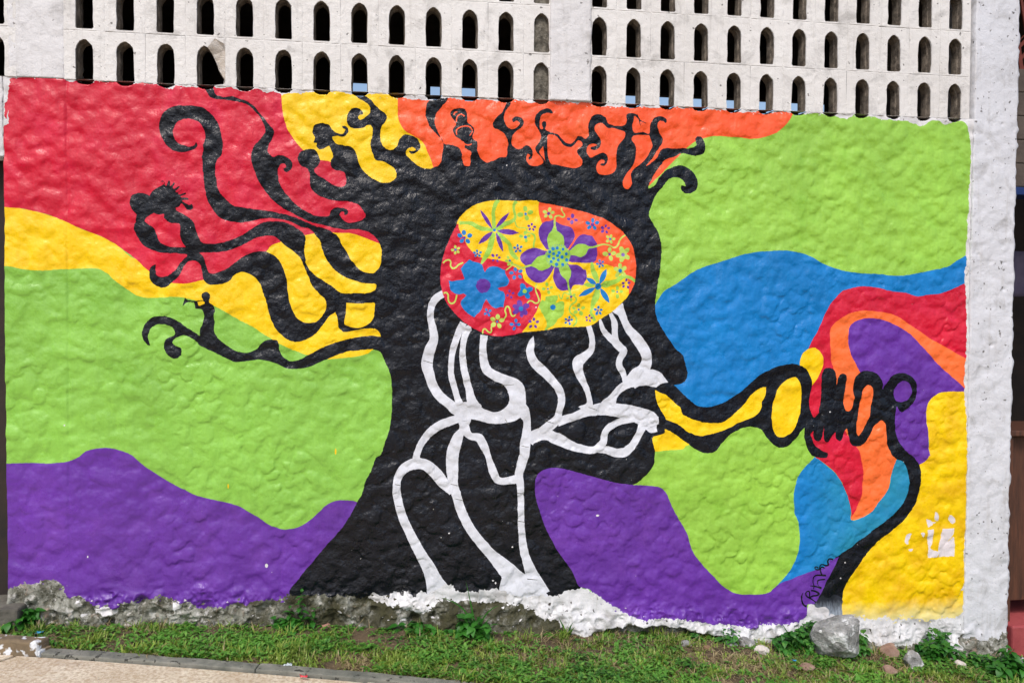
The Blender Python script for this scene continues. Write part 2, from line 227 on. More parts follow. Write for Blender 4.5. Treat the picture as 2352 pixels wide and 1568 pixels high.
# artist's signature
SG = ('painted_signature', '')
for s in ('S 315,870,10 290,950,25 295,1050,30 330,1130,35 390,1165,40', 'S 590,1080,26 520,1030,26 460,990,28 390,950,25 370,890,24 400,850,24 440,850,24 455,900,26 460,970,28 520,950,30 600,940,32 650,900,36 600,860,36 540,840,30 480,830,24',
          'S 470,735,20 540,740,24 620,760,28 700,790,34', 'S 530,800,16 548,740,22 530,650,24 545,560,26 600,525,30 700,520,34 800,520,34', 'S 720,520,30 695,440,28 700,370,26 740,350,26 780,375,22', 'S 780,600,30 650,625,26 632,690,22 700,790,34',
          'S 680,400,24 610,405,26 575,365,24 610,345,24 650,380,26', 'S 675,400,18 675,360,20 690,300,22 740,295,24 800,320,32 860,310,34 850,230,34 880,180,28 960,190,36'):
    rib(s, 'black', SG, rag=.0003, ds=.004)
ell('S', 905, 225, 28, 30, 'purple', SG); ell('S', 680, 700, 40, 62, 'purple', SG, ang=.5)
# scraps of pasted paper and chips
for s in ('T22 1685,510! 1728,508! 1722,590 1705,640 1755,662 1752,700! 1690,703!', 'T22 1790,505! 1866,500! 1862,540 1828,592 1867,560 1872,695! 1762,697! 1758,640 1775,570', 'T22 1545,545 1575,540 1560,580 1555,612 1530,600', 'T22 1680,440 1710,450 1725,470 1690,492', 'T22 1735,388 1757,400 1760,450 1737,440', 'T22 1835,410 1860,420 1877,450 1855,472 1830,440', 'T22 1640,533 1662,530 1655,565', 'T22 1560,650 1590,645 1570,662', 'T22 1722,462 1745,458 1735,472'):
    poly(s, 'paper', ('paper_scrap', ''), rag=.002, ds=.005)
poly('T22 862,1028 900,1020 930,1042 980,1043 1008,1070 998,1100 940,1092 900,1112 852,1098', 'white', PW, rag=.003)
rib('T22 853,1080,30 930,1075,40 1000,1090,30', 'white', PW, rag=.004)

# white bones and nerves
for s in ('T11 705,455,44 655,485,48 622,540,46 615,620,42 632,700,50 636,770,55 608,850,68 592,940,72 606,1010,64 632,1090,62 680,1160,62 740,1210,62 790,1250,72 850,1280,85',
          'T11 840,655,46 810,720,44 775,820,42 760,900,36 755,1000,38 773,1080,40 795,1160,38 820,1230,55', 'T11 895,690,36! 870,700,50 848,760,40 836,840,36 838,920,42 855,1020,46 880,1110,46 895,1180,60 925,1250,90',
          'T11 985,740,52 975,820,46 980,900,56 1000,975,62 1060,1020,64 1140,1055,70 1195,1100,105 1212,1170,105 1205,1230,110 1150,1285,95 1060,1312,76 970,1290,80 890,1265,100 830,1285,90',
          'T11 1225,1210,60 1250,1260,80 1277,1320,52 1278,1370,52 1274,1440,62 1265,1500,70 1260,1568,62 T12 1255,10,62 1238,70,62 1222,130,54 1232,200,48 1236,300,42 1238,450,42 1246,560,46 1258,660,52 1283,740,62 1312,820,80 1345,890,100 1375,960,120',
          'T11 1210,1200,90 1185,1270,110 1100,1310,70', 'T11 850,1270,90 850,1330,80 838,1390,46 805,1440,66 780,1510,78 768,1568,80 T12 765,60,80 768,140,72 770,205,66 795,280,60 828,390,62 880,490,62 950,590,62 1040,690,70 1120,770,100 1180,840,130 1230,920,230',
          'T11 820,1310,55 700,1350,56 610,1410,52 548,1490,46 518,1568,44 T12 520,40,60', 'T11 845,1330,60 860,1400,56 890,1435,46 950,1450,56 990,1520,50 1010,1568,36 T12 1022,40,40 1045,110,50 1078,172,46 1140,175,46 1215,160,56',
          'T12 760,262,36! 700,190,72 640,115,74 570,62,70 500,60,72 430,95,64 385,170,52 383,260,52 402,360,54 440,470,56 495,580,62 552,690,68 600,770,84 635,850,104 665,930,150',
          'T11 1325,748,3! 1310,790,36 1300,860,50 1330,930,58 1390,990,62 1450,1050,52 1500,1120,52 1516,1190,44 1500,1260,42 1488,1310,52 1440,1360,66 1380,1400,56 1320,1430,60 1285,1470,80',
          'T11 1702,675,36 1725,760,38 1720,840,42 1670,890,56 1628,930,74 1635,990,60 1670,1070,42 1700,1150,34 1708,1215,44 1680,1265,110', 'T11 1780,630,14 1800,700,32 1840,750,42 1880,785,48 1925,830,52 1948,850,46 1922,900,40 1914,950,42 1942,1000,38 1955,1060,32',
          'T11 1852,590,22 1880,660,38 1882,740,38 1895,800,46', 'T11 1900,550,90! 1930,590,56 1968,680,50 2030,760,64 2085,840,74 2105,910,66 2085,970,80 2045,1020,110 1990,1070,90',
          'T11 1488,1335,60 1600,1300,52 1700,1262,64 1800,1248,76 1890,1255,84 1980,1270,92 2060,1298,104 2120,1330,120 2140,1370,90', 'T11 1300,1450,76 1400,1430,56 1480,1450,74 1560,1490,62 1650,1520,50 1740,1528,46 1800,1480,46 1815,1410,40 1850,1370,44 1920,1335,44 2010,1312,50',
          'T11 1740,1525,40 1820,1528,50 1890,1548,54 1960,1540,54 2015,1480,44 2055,1410,44 2080,1350,60', 'T11 1420,1390,10! 1440,1410,36 1480,1450,60'):
    rib(s, 'bone', SK, rag=.0012, ds=.009)
poly('T11 2105,975! 2160,980 2210,1010 2250,1065! 2200,1075 2165,1100! 2100,1085 2000,1100 1950,1120 1900,1170 1880,1220 1770,1240 1800,1190 1850,1150 1900,1090 1960,1050 2030,985', 'bone', SK)
poly('T11 2120,1285 2185,1300! 2172,1375 2178,1405! 2130,1412 2090,1380 2070,1330', 'bone', SK)
poly('T11 800,1220 900,1200 1000,1270 960,1320 885,1300 870,1345 810,1345 790,1290', 'bone', SK)
poly('T12 1110,830 1180,780 1230,800 1280,858! 1330,840 1360,900 1420,965 1300,990 1100,960', 'bone', SK)

# white and rubble base (drawn over everything)
poly('''T12 190,975 260,955 320,970 360,935 410,965 450,935 500,970 540,925 600,945 740,890 790,930 870,945 960,925 1100,925 1200,960 1300,975 1420,962 1500,945 1640,912 1720,935 1830,1005 1900,1055 2000,1098 2100,1115 2250,1112 T22 0,1120 120,1140 300,1160 400,1175 500,1178 560,1155 700,1150 820,1120 860,1100 1000,1095 1085,1108! 1150,1110 1300,1120 1500,1118 1650,1130 1800,1125 1880,1120 1915,1080! 1945,1000! 2150,1000! 2150,1700! T12 200,1700!''', 'white_base', PW, rag=.007, ds=.005)
poly('''T02 20,930! 75,915 130,900 200,895 250,885 280,865 340,852 400,865 430,900 450,940 480,972 560,975 640,1010 700,1040 780,1052 850,1015 900,1005 1000,1000 1060,975 1100,965 1190,985 1300,1020 1400,1048 1500,1045 1600,1028 1700,1015 1850,1000 1990,965 T12 0,962 100,972 190,985 300,1015 400,1030 480,1070 600,1080 640,1010 700,985 760,1000 880,1010 1050,1012 1200,1025 1320,1060 1380,1100 1460,1110 1510,1165 1560,1215 1650,1228 1760,1195 1900,1182 1980,1155 2100,1175 2351,1180 T22 100,1210 300,1240 430,1268 560,1270 700,1290 900,1300 1200,1260 1400,1300 1600,1280 1800,1290 1880,1320 1900,1260 1960,1210 2100,1235 2160,1230 2250,1200! 2250,2000! T02 20,2000!''', 'rubble', ('rubble_footing', ''), rag=.008, ds=.005)
for s in ('T12 640,1030 680,1000 620,980 560,1000 430,1005 400,1030 480,1045 560,1075', 'T02 660,1060 720,1035 790,1060 830,1045 800,1085 700,1080', 'T12 1350,1090 1450,1080 1500,1110 1420,1115', 'T12 200,990 300,975 380,1000 300,1010', 'T02 1180,1000 1250,1030 1200,1060'):
    poly(s, 'white', PW, rag=.007, ds=.005)
_rf = np.random.default_rng(9)
def flecks(poly_s, n, spread, mats, smin, smax):
    tk = toks(poly_s); P = spline(np.array([wall_pt(t, v[0], v[1]) for t, v, c in tk]), [False]*len(tk), False, .02)
    for _ in range(n):
        c = P[_rf.integers(0, len(P))]+_rf.normal(0, 1, 2)*np.array([.02, spread]); s = _rf.uniform(smin, smax)
        th = np.sort(_rf.uniform(0, 2*math.pi, 8)); rr = s*_rf.uniform(.4, 1.2, 8)
        m, prt = mats[_rf.integers(0, len(mats))]
        LAYERS.append(dict(polys=[np.stack([c[0]+rr*np.cos(th)*1.4, c[1]+rr*np.sin(th)*.8], 1)], mat=m, part=prt, clip=None))
RB = ('rubble_footing', '')
flecks('T02 100,905 280,868 430,900 480,972 640,1010 780,1050 900,1008 1060,975 1190,985 1400,1048 1600,1028 1850,1000 1990,970', 60, .012, [('purple', F('purple_left')), ('rubble', RB), ('white', PW), ('rubble', RB)], .003, .011)
flecks('T12 0,975 200,990 400,1020 600,1060 700,1000 1000,1015 1300,1050 1450,1105', 45, .014, [('white', PW), ('rubble', RB), ('rubble', RB)], .003, .012)
flecks('T12 1740,940 1900,1060 2100,1118 2300,1118 T22 150,1145 400,1178 560,1155 800,1130', 60, .006, [('white', PW), ('purple', F('purple_middle'))], .002, .006)
flecks('T22 1095,1105 1300,1118 1500,1115 1700,1128 1890,1118', 90, .012, [('white', PW), ('yellow_pale', F('yellow_right'))], .003, .010)
flecks('T02 100,1050 480,1120 900,1110 1500,1100 2200,1080 T12 400,1120 900,1110 1300,1130', 22, .015, [('white', PW)], .003, .012)
flecks('T00 80,540 440,538 700,565 1100,595 1500,608 1900,640 T10 0,640 400,680 700,690 1100,700 1500,710 1900,740 2300,745 T20 200,760 500,775 900,785 1300,815 1800,850', 170, .004, [('white', PW)], .0015, .005)
# white margin above and at the sides
poly('''T00 -40,-200! -40,870! 20,885 35,870 60,848 52,700 66,560 68,540 130,530 200,527 300,522 440,532 452,556 520,558 600,562 700,560 800,562 900,580 1000,572 1100,588 1140,612 1190,618 1210,592 1300,600 1400,605 1480,600 1530,612 1580,598 1620,615 1700,625 1780,612 1830,640 1880,632 1935,645 2000,640 2060,645 2130,632 2220,648 2300,630 T10 0,635 60,650 150,648 250,645 330,655 395,668 480,680 560,690 620,690 700,672 800,680 900,688 960,680 1050,690 1150,700 1200,690 1300,712 1400,700 1500,692 1600,712 1700,705 1760,730 1850,728 1950,742 2050,738 2150,745 2250,740 2351,745 T20 40,735 150,760 300,752 420,770 560,765 640,775 700,762 765,780 830,790 900,775 1000,790 1050,800 1130,820 1180,800 1300,808 1420,830 1540,835 1640,868 1720,830 1820,860 1900,830 1940,850 1960,900 1975,950 1985,1060 1978,1300 1965,1568
T21 1960,100 1955,200 1952,400 1958,600 1950,900 1942,1000 1938,1120 1950,1300 1955,1568 T22 1955,100 1948,300 1945,500 1935,650 1945,800 1935,900 1915,925 1940,935 1938,1000 1940,1100! 2200,1100! T20 2200,-200!''', 'white', PW, rag=.0035, ds=.005)
poly('T00 35,705 50,700 55,740 50,790 42,820 25,790 30,755', 'red', F('red_left'), rag=.003, ds=.005)

for vx in [i*.2 for i in range(13)]+[2.7315+j*.2 for j in range(12)]:
    th = np.linspace(math.pi, 2*math.pi, 14)
    Q = np.stack([vx+.043*np.cos(th), 3.008+.021*np.sin(th)], 1); Q += rng.normal(0, .0008, Q.shape)
    LAYERS.append(dict(polys=[Q], mat='jamb', part=PW, clip=None))

_c = np.random.default_rng(31)
for vx in [i*.2 for i in range(12)]+[2.7315+j*.2 for j in range(11)]:
    a = vx+.047+_c.uniform(0, .03); b = vx+.153-_c.uniform(0, .04)
    n = 7; X = np.linspace(a, b, n); T = 3.0035+_c.normal(0, .0006, n); B_ = T-_c.uniform(.001, .0058, n); B_[0] = T[0]-.0003; B_[-1] = T[-1]-.0003
    LAYERS.append(dict(polys=[np.stack([np.concatenate([X, X[::-1]]), np.concatenate([B_, T[::-1]])], 1)], mat='jamb', part=PW, clip=None))
# stray drips and chips
ell('T02', 1572, 212, 5, 18, 'yellow', F('yellow_left'), n=8); ell('T01', 2311, 1540, 6, 22, 'yellow', F('yellow_left'), n=8)
for t, x, y, a, b in (('T02', 1835, 758, 11, 15), ('T02', 604, 698, 5, 8), ('T12', 742, 535, 7, 5), ('T12', 1045, 862, 8, 6), ('T12', 1062, 878, 6, 8), ('T12', 1178, 630, 6, 6), ('T12', 1762, 412, 12, 7), ('T10', 1140, 1138, 5, 5), ('T01', 446, 1360, 6, 5), ('T21', 1012, 1267, 5, 5), ('T22', 1118, 737, 5, 5), ('T22', 1088, 845, 5, 5)):
    ell(t, x, y, a, b, 'white', PW, n=7)
# hairline cracks across the bones
for s in ('T12 370,200,4 405,207,4', 'T12 755,200,4 805,212,4', 'T12 780,300,4 835,312,4', 'T12 1212,260,4 1258,262,3', 'T12 1212,452,4 1262,458,4', 'T12 380,348,3 415,352,3', 'T11 565,915,4 630,935,4', 'T11 755,740,3 800,745,3', 'T11 1240,1500,4 1290,1510,3', 'T11 1700,1235,3 1760,1255,4', 'T11 1130,1320,4 1150,1355,4', 'T12 1280,850,5 1350,855,3', 'T11 1100,1085,4 1190,1080,3', 'T11 1400,1330,3 1460,1345,4'):
    rib(s, 'rubble', SK, rag=.0004, ds=.004)

# the flowered brain
BR = ('painted_brain', '')
BQ = poly('''T10 785,1568 815,1500 850,1460 900,1420 980,1390 1080,1380 1220,1385 1300,1380 1345,1382 1370,1395 1450,1405 1560,1430 1680,1460 1780,1495 1850,1530 1900,1568 T11 1935,25 1975,80 2010,150 2028,230 2030,310 2020,380 1985,455 1930,520 1870,575 1800,620 1710,675 1600,685 1500,688 1400,705 1250,722 1180,740 1100,748 1020,740 930,705 850,655 780,590 725,520 695,440 682,350 690,250 715,160 750,70''', 'yellow', BR, ds=.006)
poly('B10 78,60! 80,100 76,200 82,330 110,430 155,540 400,800 700,1060 900,1300 1210,1362 1290,1380 1450,1395 1560,1420 1640,1460 1690,1510 B11 1800,80 1870,100 1900,160 1950,300 1955,450 1968,600! 2300,600! B10 2300,-100! 78,-100!', 'orange', BR, clip=BQ)
poly('B00 0,550! 495,550! 520,680 560,760 620,880 680,1010 780,1130 850,1200 920,1240 1010,1260 1110,1275 1250,1290 1350,1310 1480,1350 1600,1420 1700,1470 1800,1550 B01 1840,150 1850,230 1920,320 2000,370 2110,420 2190,480 2220,560 2210,680 2160,830 2100,960 2040,1060 1950,1180 1870,1280 1825,1350 1800,1500! 0,1500!', 'red', BR, clip=BQ)
BF = lambda k: ('painted_flower', k)
star = BF('star')
for s in ('B00 1345,60,60 1270,120,80 1220,300,70 1230,450,75 1238,660,70', 'B00 505,535,70 640,530,60 760,545,80 860,600,90 980,650,90 1100,665,70 1220,680,60', 'B00 1710,80,80 1660,130,60 1650,250,50 1680,380,50 1660,460,60 1560,520,80 1450,560,90 1350,630,90 1280,680,70',
          'B00 1240,740,70 1190,870,110 1150,1050,110 1080,1200,100 1000,1330,60 970,1390,30', 'B00 1300,720,60 1400,830,90 1480,900,80 1560,980,70 1590,1100,80 1640,1200,90 1740,1290,60'):
    rib(s, 'leafgreen', star, rag=.0005, ds=.006, clip=BQ)
rib('B00 1665,480,26 1700,590,22 1740,625,18 1880,635,18 1920,660,26 1925,730,24 1990,745,24 2070,780,40 2090,850,40 2065,960,38 2065,1060,36', 'leafgreen', star, rag=0, ds=.005)
for a in ((940, 250, 1205, 655, 80), (1553, 315, 1268, 640, 85), (1757, 740, 1300, 695, 115), (1427, 1138, 1278, 730, 88), (908, 975, 1210, 712, 105)):
    leaf('B00', *a, 'purple', star)
ell('B00', 1247, 680, 34, 34, 'blue', star)
flower('B00', 1895, 343, [(1890, 235, 52), (1992, 310, 52), (1920, 425, 50), (1785, 360, 56)], 50, 'leafgreen', 'blue', 30)
flower('B00', 2020, 615, [(1963, 595), (2025, 560), (2085, 615), (2055, 668), (1982, 660)], 27, 'purple', None, 0)
flower('B00', 1890, 828, [(1885, 740, 38), (1962, 805, 32), (1905, 895, 38), (1800, 810, 38)], 35, 'leafgreen', 'blue', 35)
flower('B00', 612, 843, [(605, 735, 50), (725, 797, 50), (685, 915, 48), (560, 905, 46), (520, 795, 48)], 48, 'blue', 'purple', 32)
flower('B00', 430, 1092, [(425, 1030), (490, 1063), (485, 1135), (423, 1155), (367, 1097)], 31, 'paleleaf', 'blue', 25)
flower('B00', 885, 1178, [(880, 1118), (952, 1148), (930, 1215), (848, 1215), (825, 1155)], 28, 'blue', 'purple', 24)
flower('B00', 1733, 1068, [(1728, 1005), (1800, 1033), (1780, 1110), (1697, 1120), (1668, 1050)], 28, 'blue', 'purple', 27)
flower('B00', 1265, 1262, [(1212, 1213, 33), (1292, 1207), (1345, 1257), (1305, 1322), (1218, 1308)], 25, 'purple', None, 0)
flower('B00', 1565, 1318, [(1530, 1250), (1500, 1320), (1545, 1388), (1612, 1370)], 34, 'leafgreen', 'blue', 25)
VN = ('painted_tendril', '')
for s in ('B00 165,1370,30 230,1315,30 300,1305,30 330,1350,30 325,1420,30 370,1480,32 430,1465,32 500,1400,32 590,1360,30', 'B00 1485,1520,22 1560,1460,24 1640,1400,34 1730,1430,42 1830,1475,42 1900,1450,44 2040,1405,50',
          'B01 180,540,30 230,520,30 270,560,30 275,640,30 290,710,30 340,750,32 400,730,32 435,660,30 455,570,30', 'B01 995,1385,26 1005,1300,26 1050,1280,26 1100,1330,28 1150,1360,30 1180,1330,28 1175,1250,26 1200,1220,24',
          'B01 1440,1080,26 1485,1000,30 1465,900,30 1485,830,30 1525,810,30 1560,860,30 1580,950,30 1610,1010,30 1650,1010,26 1690,970,18', 'B01 1930,750,24 1970,700,26 2030,700,28 2090,740,28 2150,735,30 2175,680,32 2150,590,28 2115,500,26 2105,420,24 2130,340,30'):
    rib(s, 'paleleaf', ('painted_tendril', s[:12]), rag=0, ds=.004)
rib('B11 500,560,26 520,620,26 560,650,26 580,570,22 620,520,22 690,560,22 800,590,26 860,650,30 840,720,32 760,780,32 725,850,32 740,940,32 820,1000,32 870,1060,38 860,1150,38 790,1230,30', 'leafgreen', VN, rag=0, ds=.004)
# big violet flower
VF = BF('violet')
for s in ('B10 155,540 230,500 310,490 390,465 450,500 550,560 640,590 740,620 800,690 830,780 820,860 760,960 700,1060! 500,1200! 280,1090 240,1080 170,980 110,880 75,760 90,640',
          'B10 500,1200! 715,1090! 780,1000 830,920 880,850 940,790 1010,770 1100,790 1190,810 1240,890 1290,980 1290,1080 1300,1200 1280,1300 1230,1350 1150,1365 1000,1365 850,1355 755,1350',
          'B10 480,1250! 720,1400! 880,1410 960,1450 1020,1510 B11 1060,40 1080,150 1070,250 1030,320 1005,365 900,360 810,370 770,430 752,490! 690,472 600,480 530,475 460,420 410,320 380,220 390,100 410,0',
          'B10 480,1250! B10 400,1450 B11 400,0 350,90 290,190 190,290 100,320 0,305 B01 2000,250 1940,180 1900,100 B00 1890,1500 1890,1470 2000,1435 2150,1400',
          'B10 480,1250! B00 1890,1425! 1830,1370 1785,1290 1800,1200 1870,1130 1960,1080 2080,1050 2180,1070 2280,1105 2340,1115!'):
    poly(s, 'purple', VF, rag=.0006, ds=.005)
for s in ('B10 390,600! 445,600! 460,690 530,740 590,810 610,900 605,1020 600,1100! 300,1100! 270,980 258,870 290,760 350,690',
          'B10 600,1150! 735,1100 790,1050 860,990 940,970 1040,980 1090,1010 1180,1025 1290,998! 1300,1038! 1200,1060 1120,1075 1090,1120 1050,1190 980,1240 920,1245 840,1215 740,1205 600,1220!',
          'B10 480,1400! 690,1400! B10 740,1500 B11 760,60 750,170 705,270 710,330 730,420 755,490 770,550 740,565 710,520 690,420 670,330 650,270 560,180 520,100',
          'B10 300,1200! B00 2320,1192 2250,1205 2150,1240 2080,1310 2010,1400 2010,1435 2060,1450 2120,1480 2180,1520 2250,1527 B10 200,1510 290,1470 340,1420! 400,1350!'):
    poly(s, 'leafgreen', VF, rag=.0005, ds=.005)
for s in ('B10 415,640,42 415,500,42 420,420,36 455,385,30 510,375,28 570,405,28 610,400,28 625,360,26 590,310,24 560,260,24 565,205,16', 'B10 1270,1022,44 1400,985,30 1500,990,26 1580,1015,26 1650,1050,28 1700,1030,30 1740,980,34 1770,900,32 1820,830,32 1890,785,28'):
    rib(s, 'paleleaf', VF, rag=0, ds=.004)
ell('B10', 485, 1220, 258, 244, 'leafgreen', VF, n=30)
dots('B10', [(378, 1072, 40), (462, 1055, 35), (585, 1080, 32), (308, 1138, 34), (392, 1173, 32), (503, 1155, 36), (472, 1215, 32), (655, 1180, 34), (295, 1228, 36), (392, 1272, 34), (568, 1245, 38), (488, 1305, 34), (668, 1303, 38), (338, 1340, 34), (452, 1398, 38), (580, 1400, 36)], 34, 'blue', VF)
for k in range(34):
    a = k*2*math.pi/34
    ell('B10', 485+250*math.cos(a), 1228+236*math.sin(a), 10, 10, 'blue', VF, n=5)
# big blue flower
BB = BF('blue')
poly('''B00 530,1500 600,1400 660,1350 715,1293! 790,1330 880,1355 950,1380 1000,1430 1020,1500 1045,1557! 1080,1500 1150,1450 1240,1435 1350,1460 1420,1500 1480,1515! B01 1470,50 1475,120 1510,190 1550,260 1540,320 1500,380 1420,400 1310,428! 1360,480 1430,500 1460,560 1470,640 1450,720 1430,830! 1370,825 1270,855 1200,820 1150,770 1120,730 1075,660! 1050,700 1010,780 980,860 930,930 870,980 820,1042! 740,1000 650,930 580,850 535,760 550,690 610,630 655,580! 600,545 500,560 420,545 340,490 310,440 300,350 282,262! 350,290 450,270 560,260 622,240! 590,150 560,90 530,20''', 'blue', BB, rag=.0006, ds=.005)
ell('B01', 1010, 378, 150, 150, 'purple', BB, n=22)
flower('B01', 1875, 495, [(1835, 400, 68), (1985, 455, 58), (1935, 590, 62), (1800, 545, 62), (1875, 495, 90)], 60, 'blue', 'leafgreen', 46)
flower('B01', 1795, 860, [(1770, 755, 66), (1905, 805, 66), (1875, 930, 62), (1810, 990, 44), (1690, 920, 60), (1690, 820, 60), (1795, 860, 90)], 60, 'purple', 'blue', 50)
flower('B01', 1690, 110, [(1683, 40), (1790, 75), (1780, 190), (1658, 205), (1600, 110)], 40, 'blue', 'purple', 15)
flower('B01', 1575, 550, [(1560, 490), (1635, 535), (1598, 620), (1520, 580)], 27, 'purple', None, 0)
flower('B01', 1100, 940, [(1075, 883), (1150, 905), (1125, 990), (1050, 965)], 30, 'blue', 'purple', 26)
flower('B01', 1300, 1130, [(1310, 1030, 52), (1395, 1100, 48), (1343, 1215, 48), (1222, 1190, 54), (1212, 1080, 48)], 48, 'paleleaf', 'blue', 25)
flower('B01', 1690, 1190, [(1690, 1110), (1750, 1190), (1655, 1270), (1600, 1185)], 38, 'blue', 'purple', 32)
flower('B01', 2060, 1165, [(2065, 1080), (2138, 1133), (2100, 1230), (1997, 1230), (1985, 1125)], 32, 'purple', None, 0)
# lower right flowers
GB = BF('greenbig')
poly('B11 225,600! 340,590 465,575! 470,640 440,740 520,710 600,730 610,850 600,960 560,1020 470,1080 440,1150 380,1210 300,1250 240,1300 200,1295 240,1240 240,1120 180,1010 130,930 120,880 80,820 110,720 160,670 210,700', 'leafgreen', GB, clip=BQ)
ell('B11', 378, 830, 57, 57, 'blue', GB, n=14)
BS = BF('bluestar')
for s in ('B11 1190,-110,50 1210,60,90 1260,180,110 1310,310,50', 'B11 1370,370,40 1480,350,130 1560,330,110 1700,280,80 1830,190,90 1900,190,60 2000,220,60 2110,300,60', 'B11 1310,450,80 1280,600,130 1220,730,100 1190,850,60 1170,950,50 1210,1020,60 1250,1120,50'):
    rib(s, 'leafgreen', BS, clip=BQ, ds=.006)
leaf('B11', 1005, 355, 1260, 375, 95, 'leafgreen', BS)
for a in ((1498, 22, 1345, 350, 115), (1065, 215, 1280, 350, 95), (902, 602, 1270, 415, 105), (1556, 742, 1365, 430, 115)):
    leaf('B11', *a, 'blue', BS)
ell('B11', 1318, 392, 70, 70, 'blue', BS, n=14)
flower('B11', 272, 445, [(250, 350, 38), (345, 415, 32), (290, 515, 35), (180, 445, 36)], 35, 'leafgreen', 'blue', 20)
flower('B11', 918, 878, [(915, 790, 40), (1010, 840, 38), (965, 955, 46), (850, 930, 44), (820, 850, 34)], 38, 'leafgreen', 'blue', 25)
flower('B11', 1722, 510, [(1725, 430, 40), (1805, 500, 38), (1725, 600, 42), (1640, 490, 38)], 38, 'leafgreen', 'blue', 20)
flower('B11', 755, 610, [(815, 570), (680, 635), (755, 670), (725, 555)], 28, 'leafgreen', 'purple', 27)
flower('B11', 1315, 895, [(1322, 830), (1380, 885), (1360, 950), (1290, 955, 36), (1260, 875)], 29, 'blue', 'purple', 22)
flower('B11', 710, 1108, [(720, 1040), (770, 1092), (725, 1170), (650, 1150), (650, 1078)], 27, 'blue', 'purple', 32)
flower('B11', 1130, 1060, [(1140, 1005), (1183, 1050), (1150, 1110), (1087, 1098), (1080, 1040)], 22, 'purple', None, 0)
flower('B11', 1900, 335, [(1908, 262), (1962, 320), (1942, 410), (1855, 392), (1843, 325)], 28, 'purple', None, 0)
flower('B10', 287, 335, [(310, 250, 42), (370, 310, 40), (330, 395, 42), (228, 385, 36), (212, 300, 42)], 40, 'paleleaf', 'purple', 32)
flower('B10', 790, 455, [(790, 385, 42), (860, 470, 35), (770, 515, 40), (708, 448, 33)], 35, 'purple', None, 0)
flower('B10', 1195, 568, [(1205, 480), (1290, 530), (1240, 635), (1130, 625), (1100, 535)], 42, 'blue', 'purple', 36)
flower('B10', 1470, 665, [(1480, 597), (1540, 640), (1497, 722), (1410, 708, 34), (1408, 635, 34)], 28, 'purple', None, 0)
flower('B10', 1568, 868, [(1587, 810), (1643, 865), (1587, 930), (1510, 912), (1515, 825)], 34, 'paleleaf', 'blue', 25)
flower('B10', 1555, 1190, [(1555, 1095, 50), (1640, 1165, 48), (1580, 1270, 50), (1465, 1180, 54)], 50, 'paleleaf', 'purple', 28)
flower('B10', 1840, 1195, [(1810, 1090, 58), (1915, 1110, 55), (1925, 1245, 55), (1810, 1290, 55), (1745, 1210, 55), (1840, 1190, 95)], 55, 'paleleaf', 'lilac', 40)
flower('B10', 1778, 1530, [(1775, 1425, 48), (1862, 1480, 50), (1850, 1600, 50), (1720, 1620, 50), (1700, 1495, 50), (1778, 1530, 75)], 50, 'paleleaf', 'blue', 42)
flower('B10', 1365, 1385, [(1350, 1325), (1412, 1348), (1412, 1423), (1348, 1440), (1303, 1388)], 26, 'blue', 'purple', 27)
ell('B01', 2112, 830, 16, 16, 'white', BR, n=6)
# ------------------------------------------------------------------ materials
def lin(c):
    c = c/255.0
    return c/12.92 if c <= 0.04045 else ((c+0.055)/1.055)**2.4
def rgb(r, g, b, k=1.0):
    return (lin(r)*k, lin(g)*k, lin(b)*k, 1.0)
def newmat(name):
    m = bpy.data.materials.new(name); m.use_nodes = True
    nt = m.node_tree; nt.nodes.clear()
    o = nt.nodes.new('ShaderNodeOutputMaterial'); p = nt.nodes.new('ShaderNodeBsdfPrincipled')
    nt.links.new(p.outputs[0], o.inputs[0])
    return m, nt, p
class NB:
    """small node builder"""
    def __init__(s, nt, worldpos=False):
        s.nt = nt; s.tc = nt.nodes.new('ShaderNodeNewGeometry').outputs['Position'] if worldpos else nt.nodes.new('ShaderNodeTexCoord').outputs['Object']
    def mapping(s, sc):
        n = s.nt.nodes.new('ShaderNodeMapping'); s.nt.links.new(s.tc, n.inputs[0]); n.inputs['Scale'].default_value = sc
        return n.outputs[0]
    def noise(s, scale, detail=3, rough=.55, vec=None, dist=0.0):
        n = s.nt.nodes.new('ShaderNodeTexNoise'); n.inputs['Scale'].default_value = scale; n.inputs['Detail'].default_value = detail
        n.inputs['Roughness'].default_value = rough; n.inputs['Distortion'].default_value = dist
        s.nt.links.new(vec if vec is not None else s.tc, n.inputs['Vector']); return n.outputs['Fac']
    def ramp(s, fac, stops):
        n = s.nt.nodes.new('ShaderNodeValToRGB'); s.nt.links.new(fac, n.inputs[0]); e = n.color_ramp.elements
        while len(e) < len(stops): e.new(0.5)
        for i, (p, c) in enumerate(stops):
            e[i].position = p; e[i].color = c if hasattr(c, '__len__') else (c, c, c, 1)
        return n.outputs[0]
    def mix(s, fac, a, b, mode='MIX'):
        n = s.nt.nodes.new('ShaderNodeMix'); n.data_type = 'RGBA'; n.blend_type = mode
        for sock, v in ((n.inputs[0], fac), (n.inputs[6], a), (n.inputs[7], b)):
            if hasattr(v, 'links') or hasattr(v, 'is_linked'): s.nt.links.new(v, sock)
            else: sock.default_value = v
        return n.outputs[2]
    def math(s, op, a, b=0.0):
        n = s.nt.nodes.new('ShaderNodeMath'); n.operation = op
        for sock, v in ((n.inputs[0], a), (n.inputs[1], b)):
            if hasattr(v, 'is_linked'): s.nt.links.new(v, sock)
            else: sock.default_value = v
        return n.outputs[0]
    def bump(s, h, dist, strength=1.0, normal=None):
        n = s.nt.nodes.new('ShaderNodeBump'); n.inputs['Distance'].default_value = dist; n.inputs['Strength'].default_value = strength
        s.nt.links.new(h, n.inputs['Height'])
        if normal is not None: s.nt.links.new(normal, n.inputs['Normal'])
        return n.outputs[0]
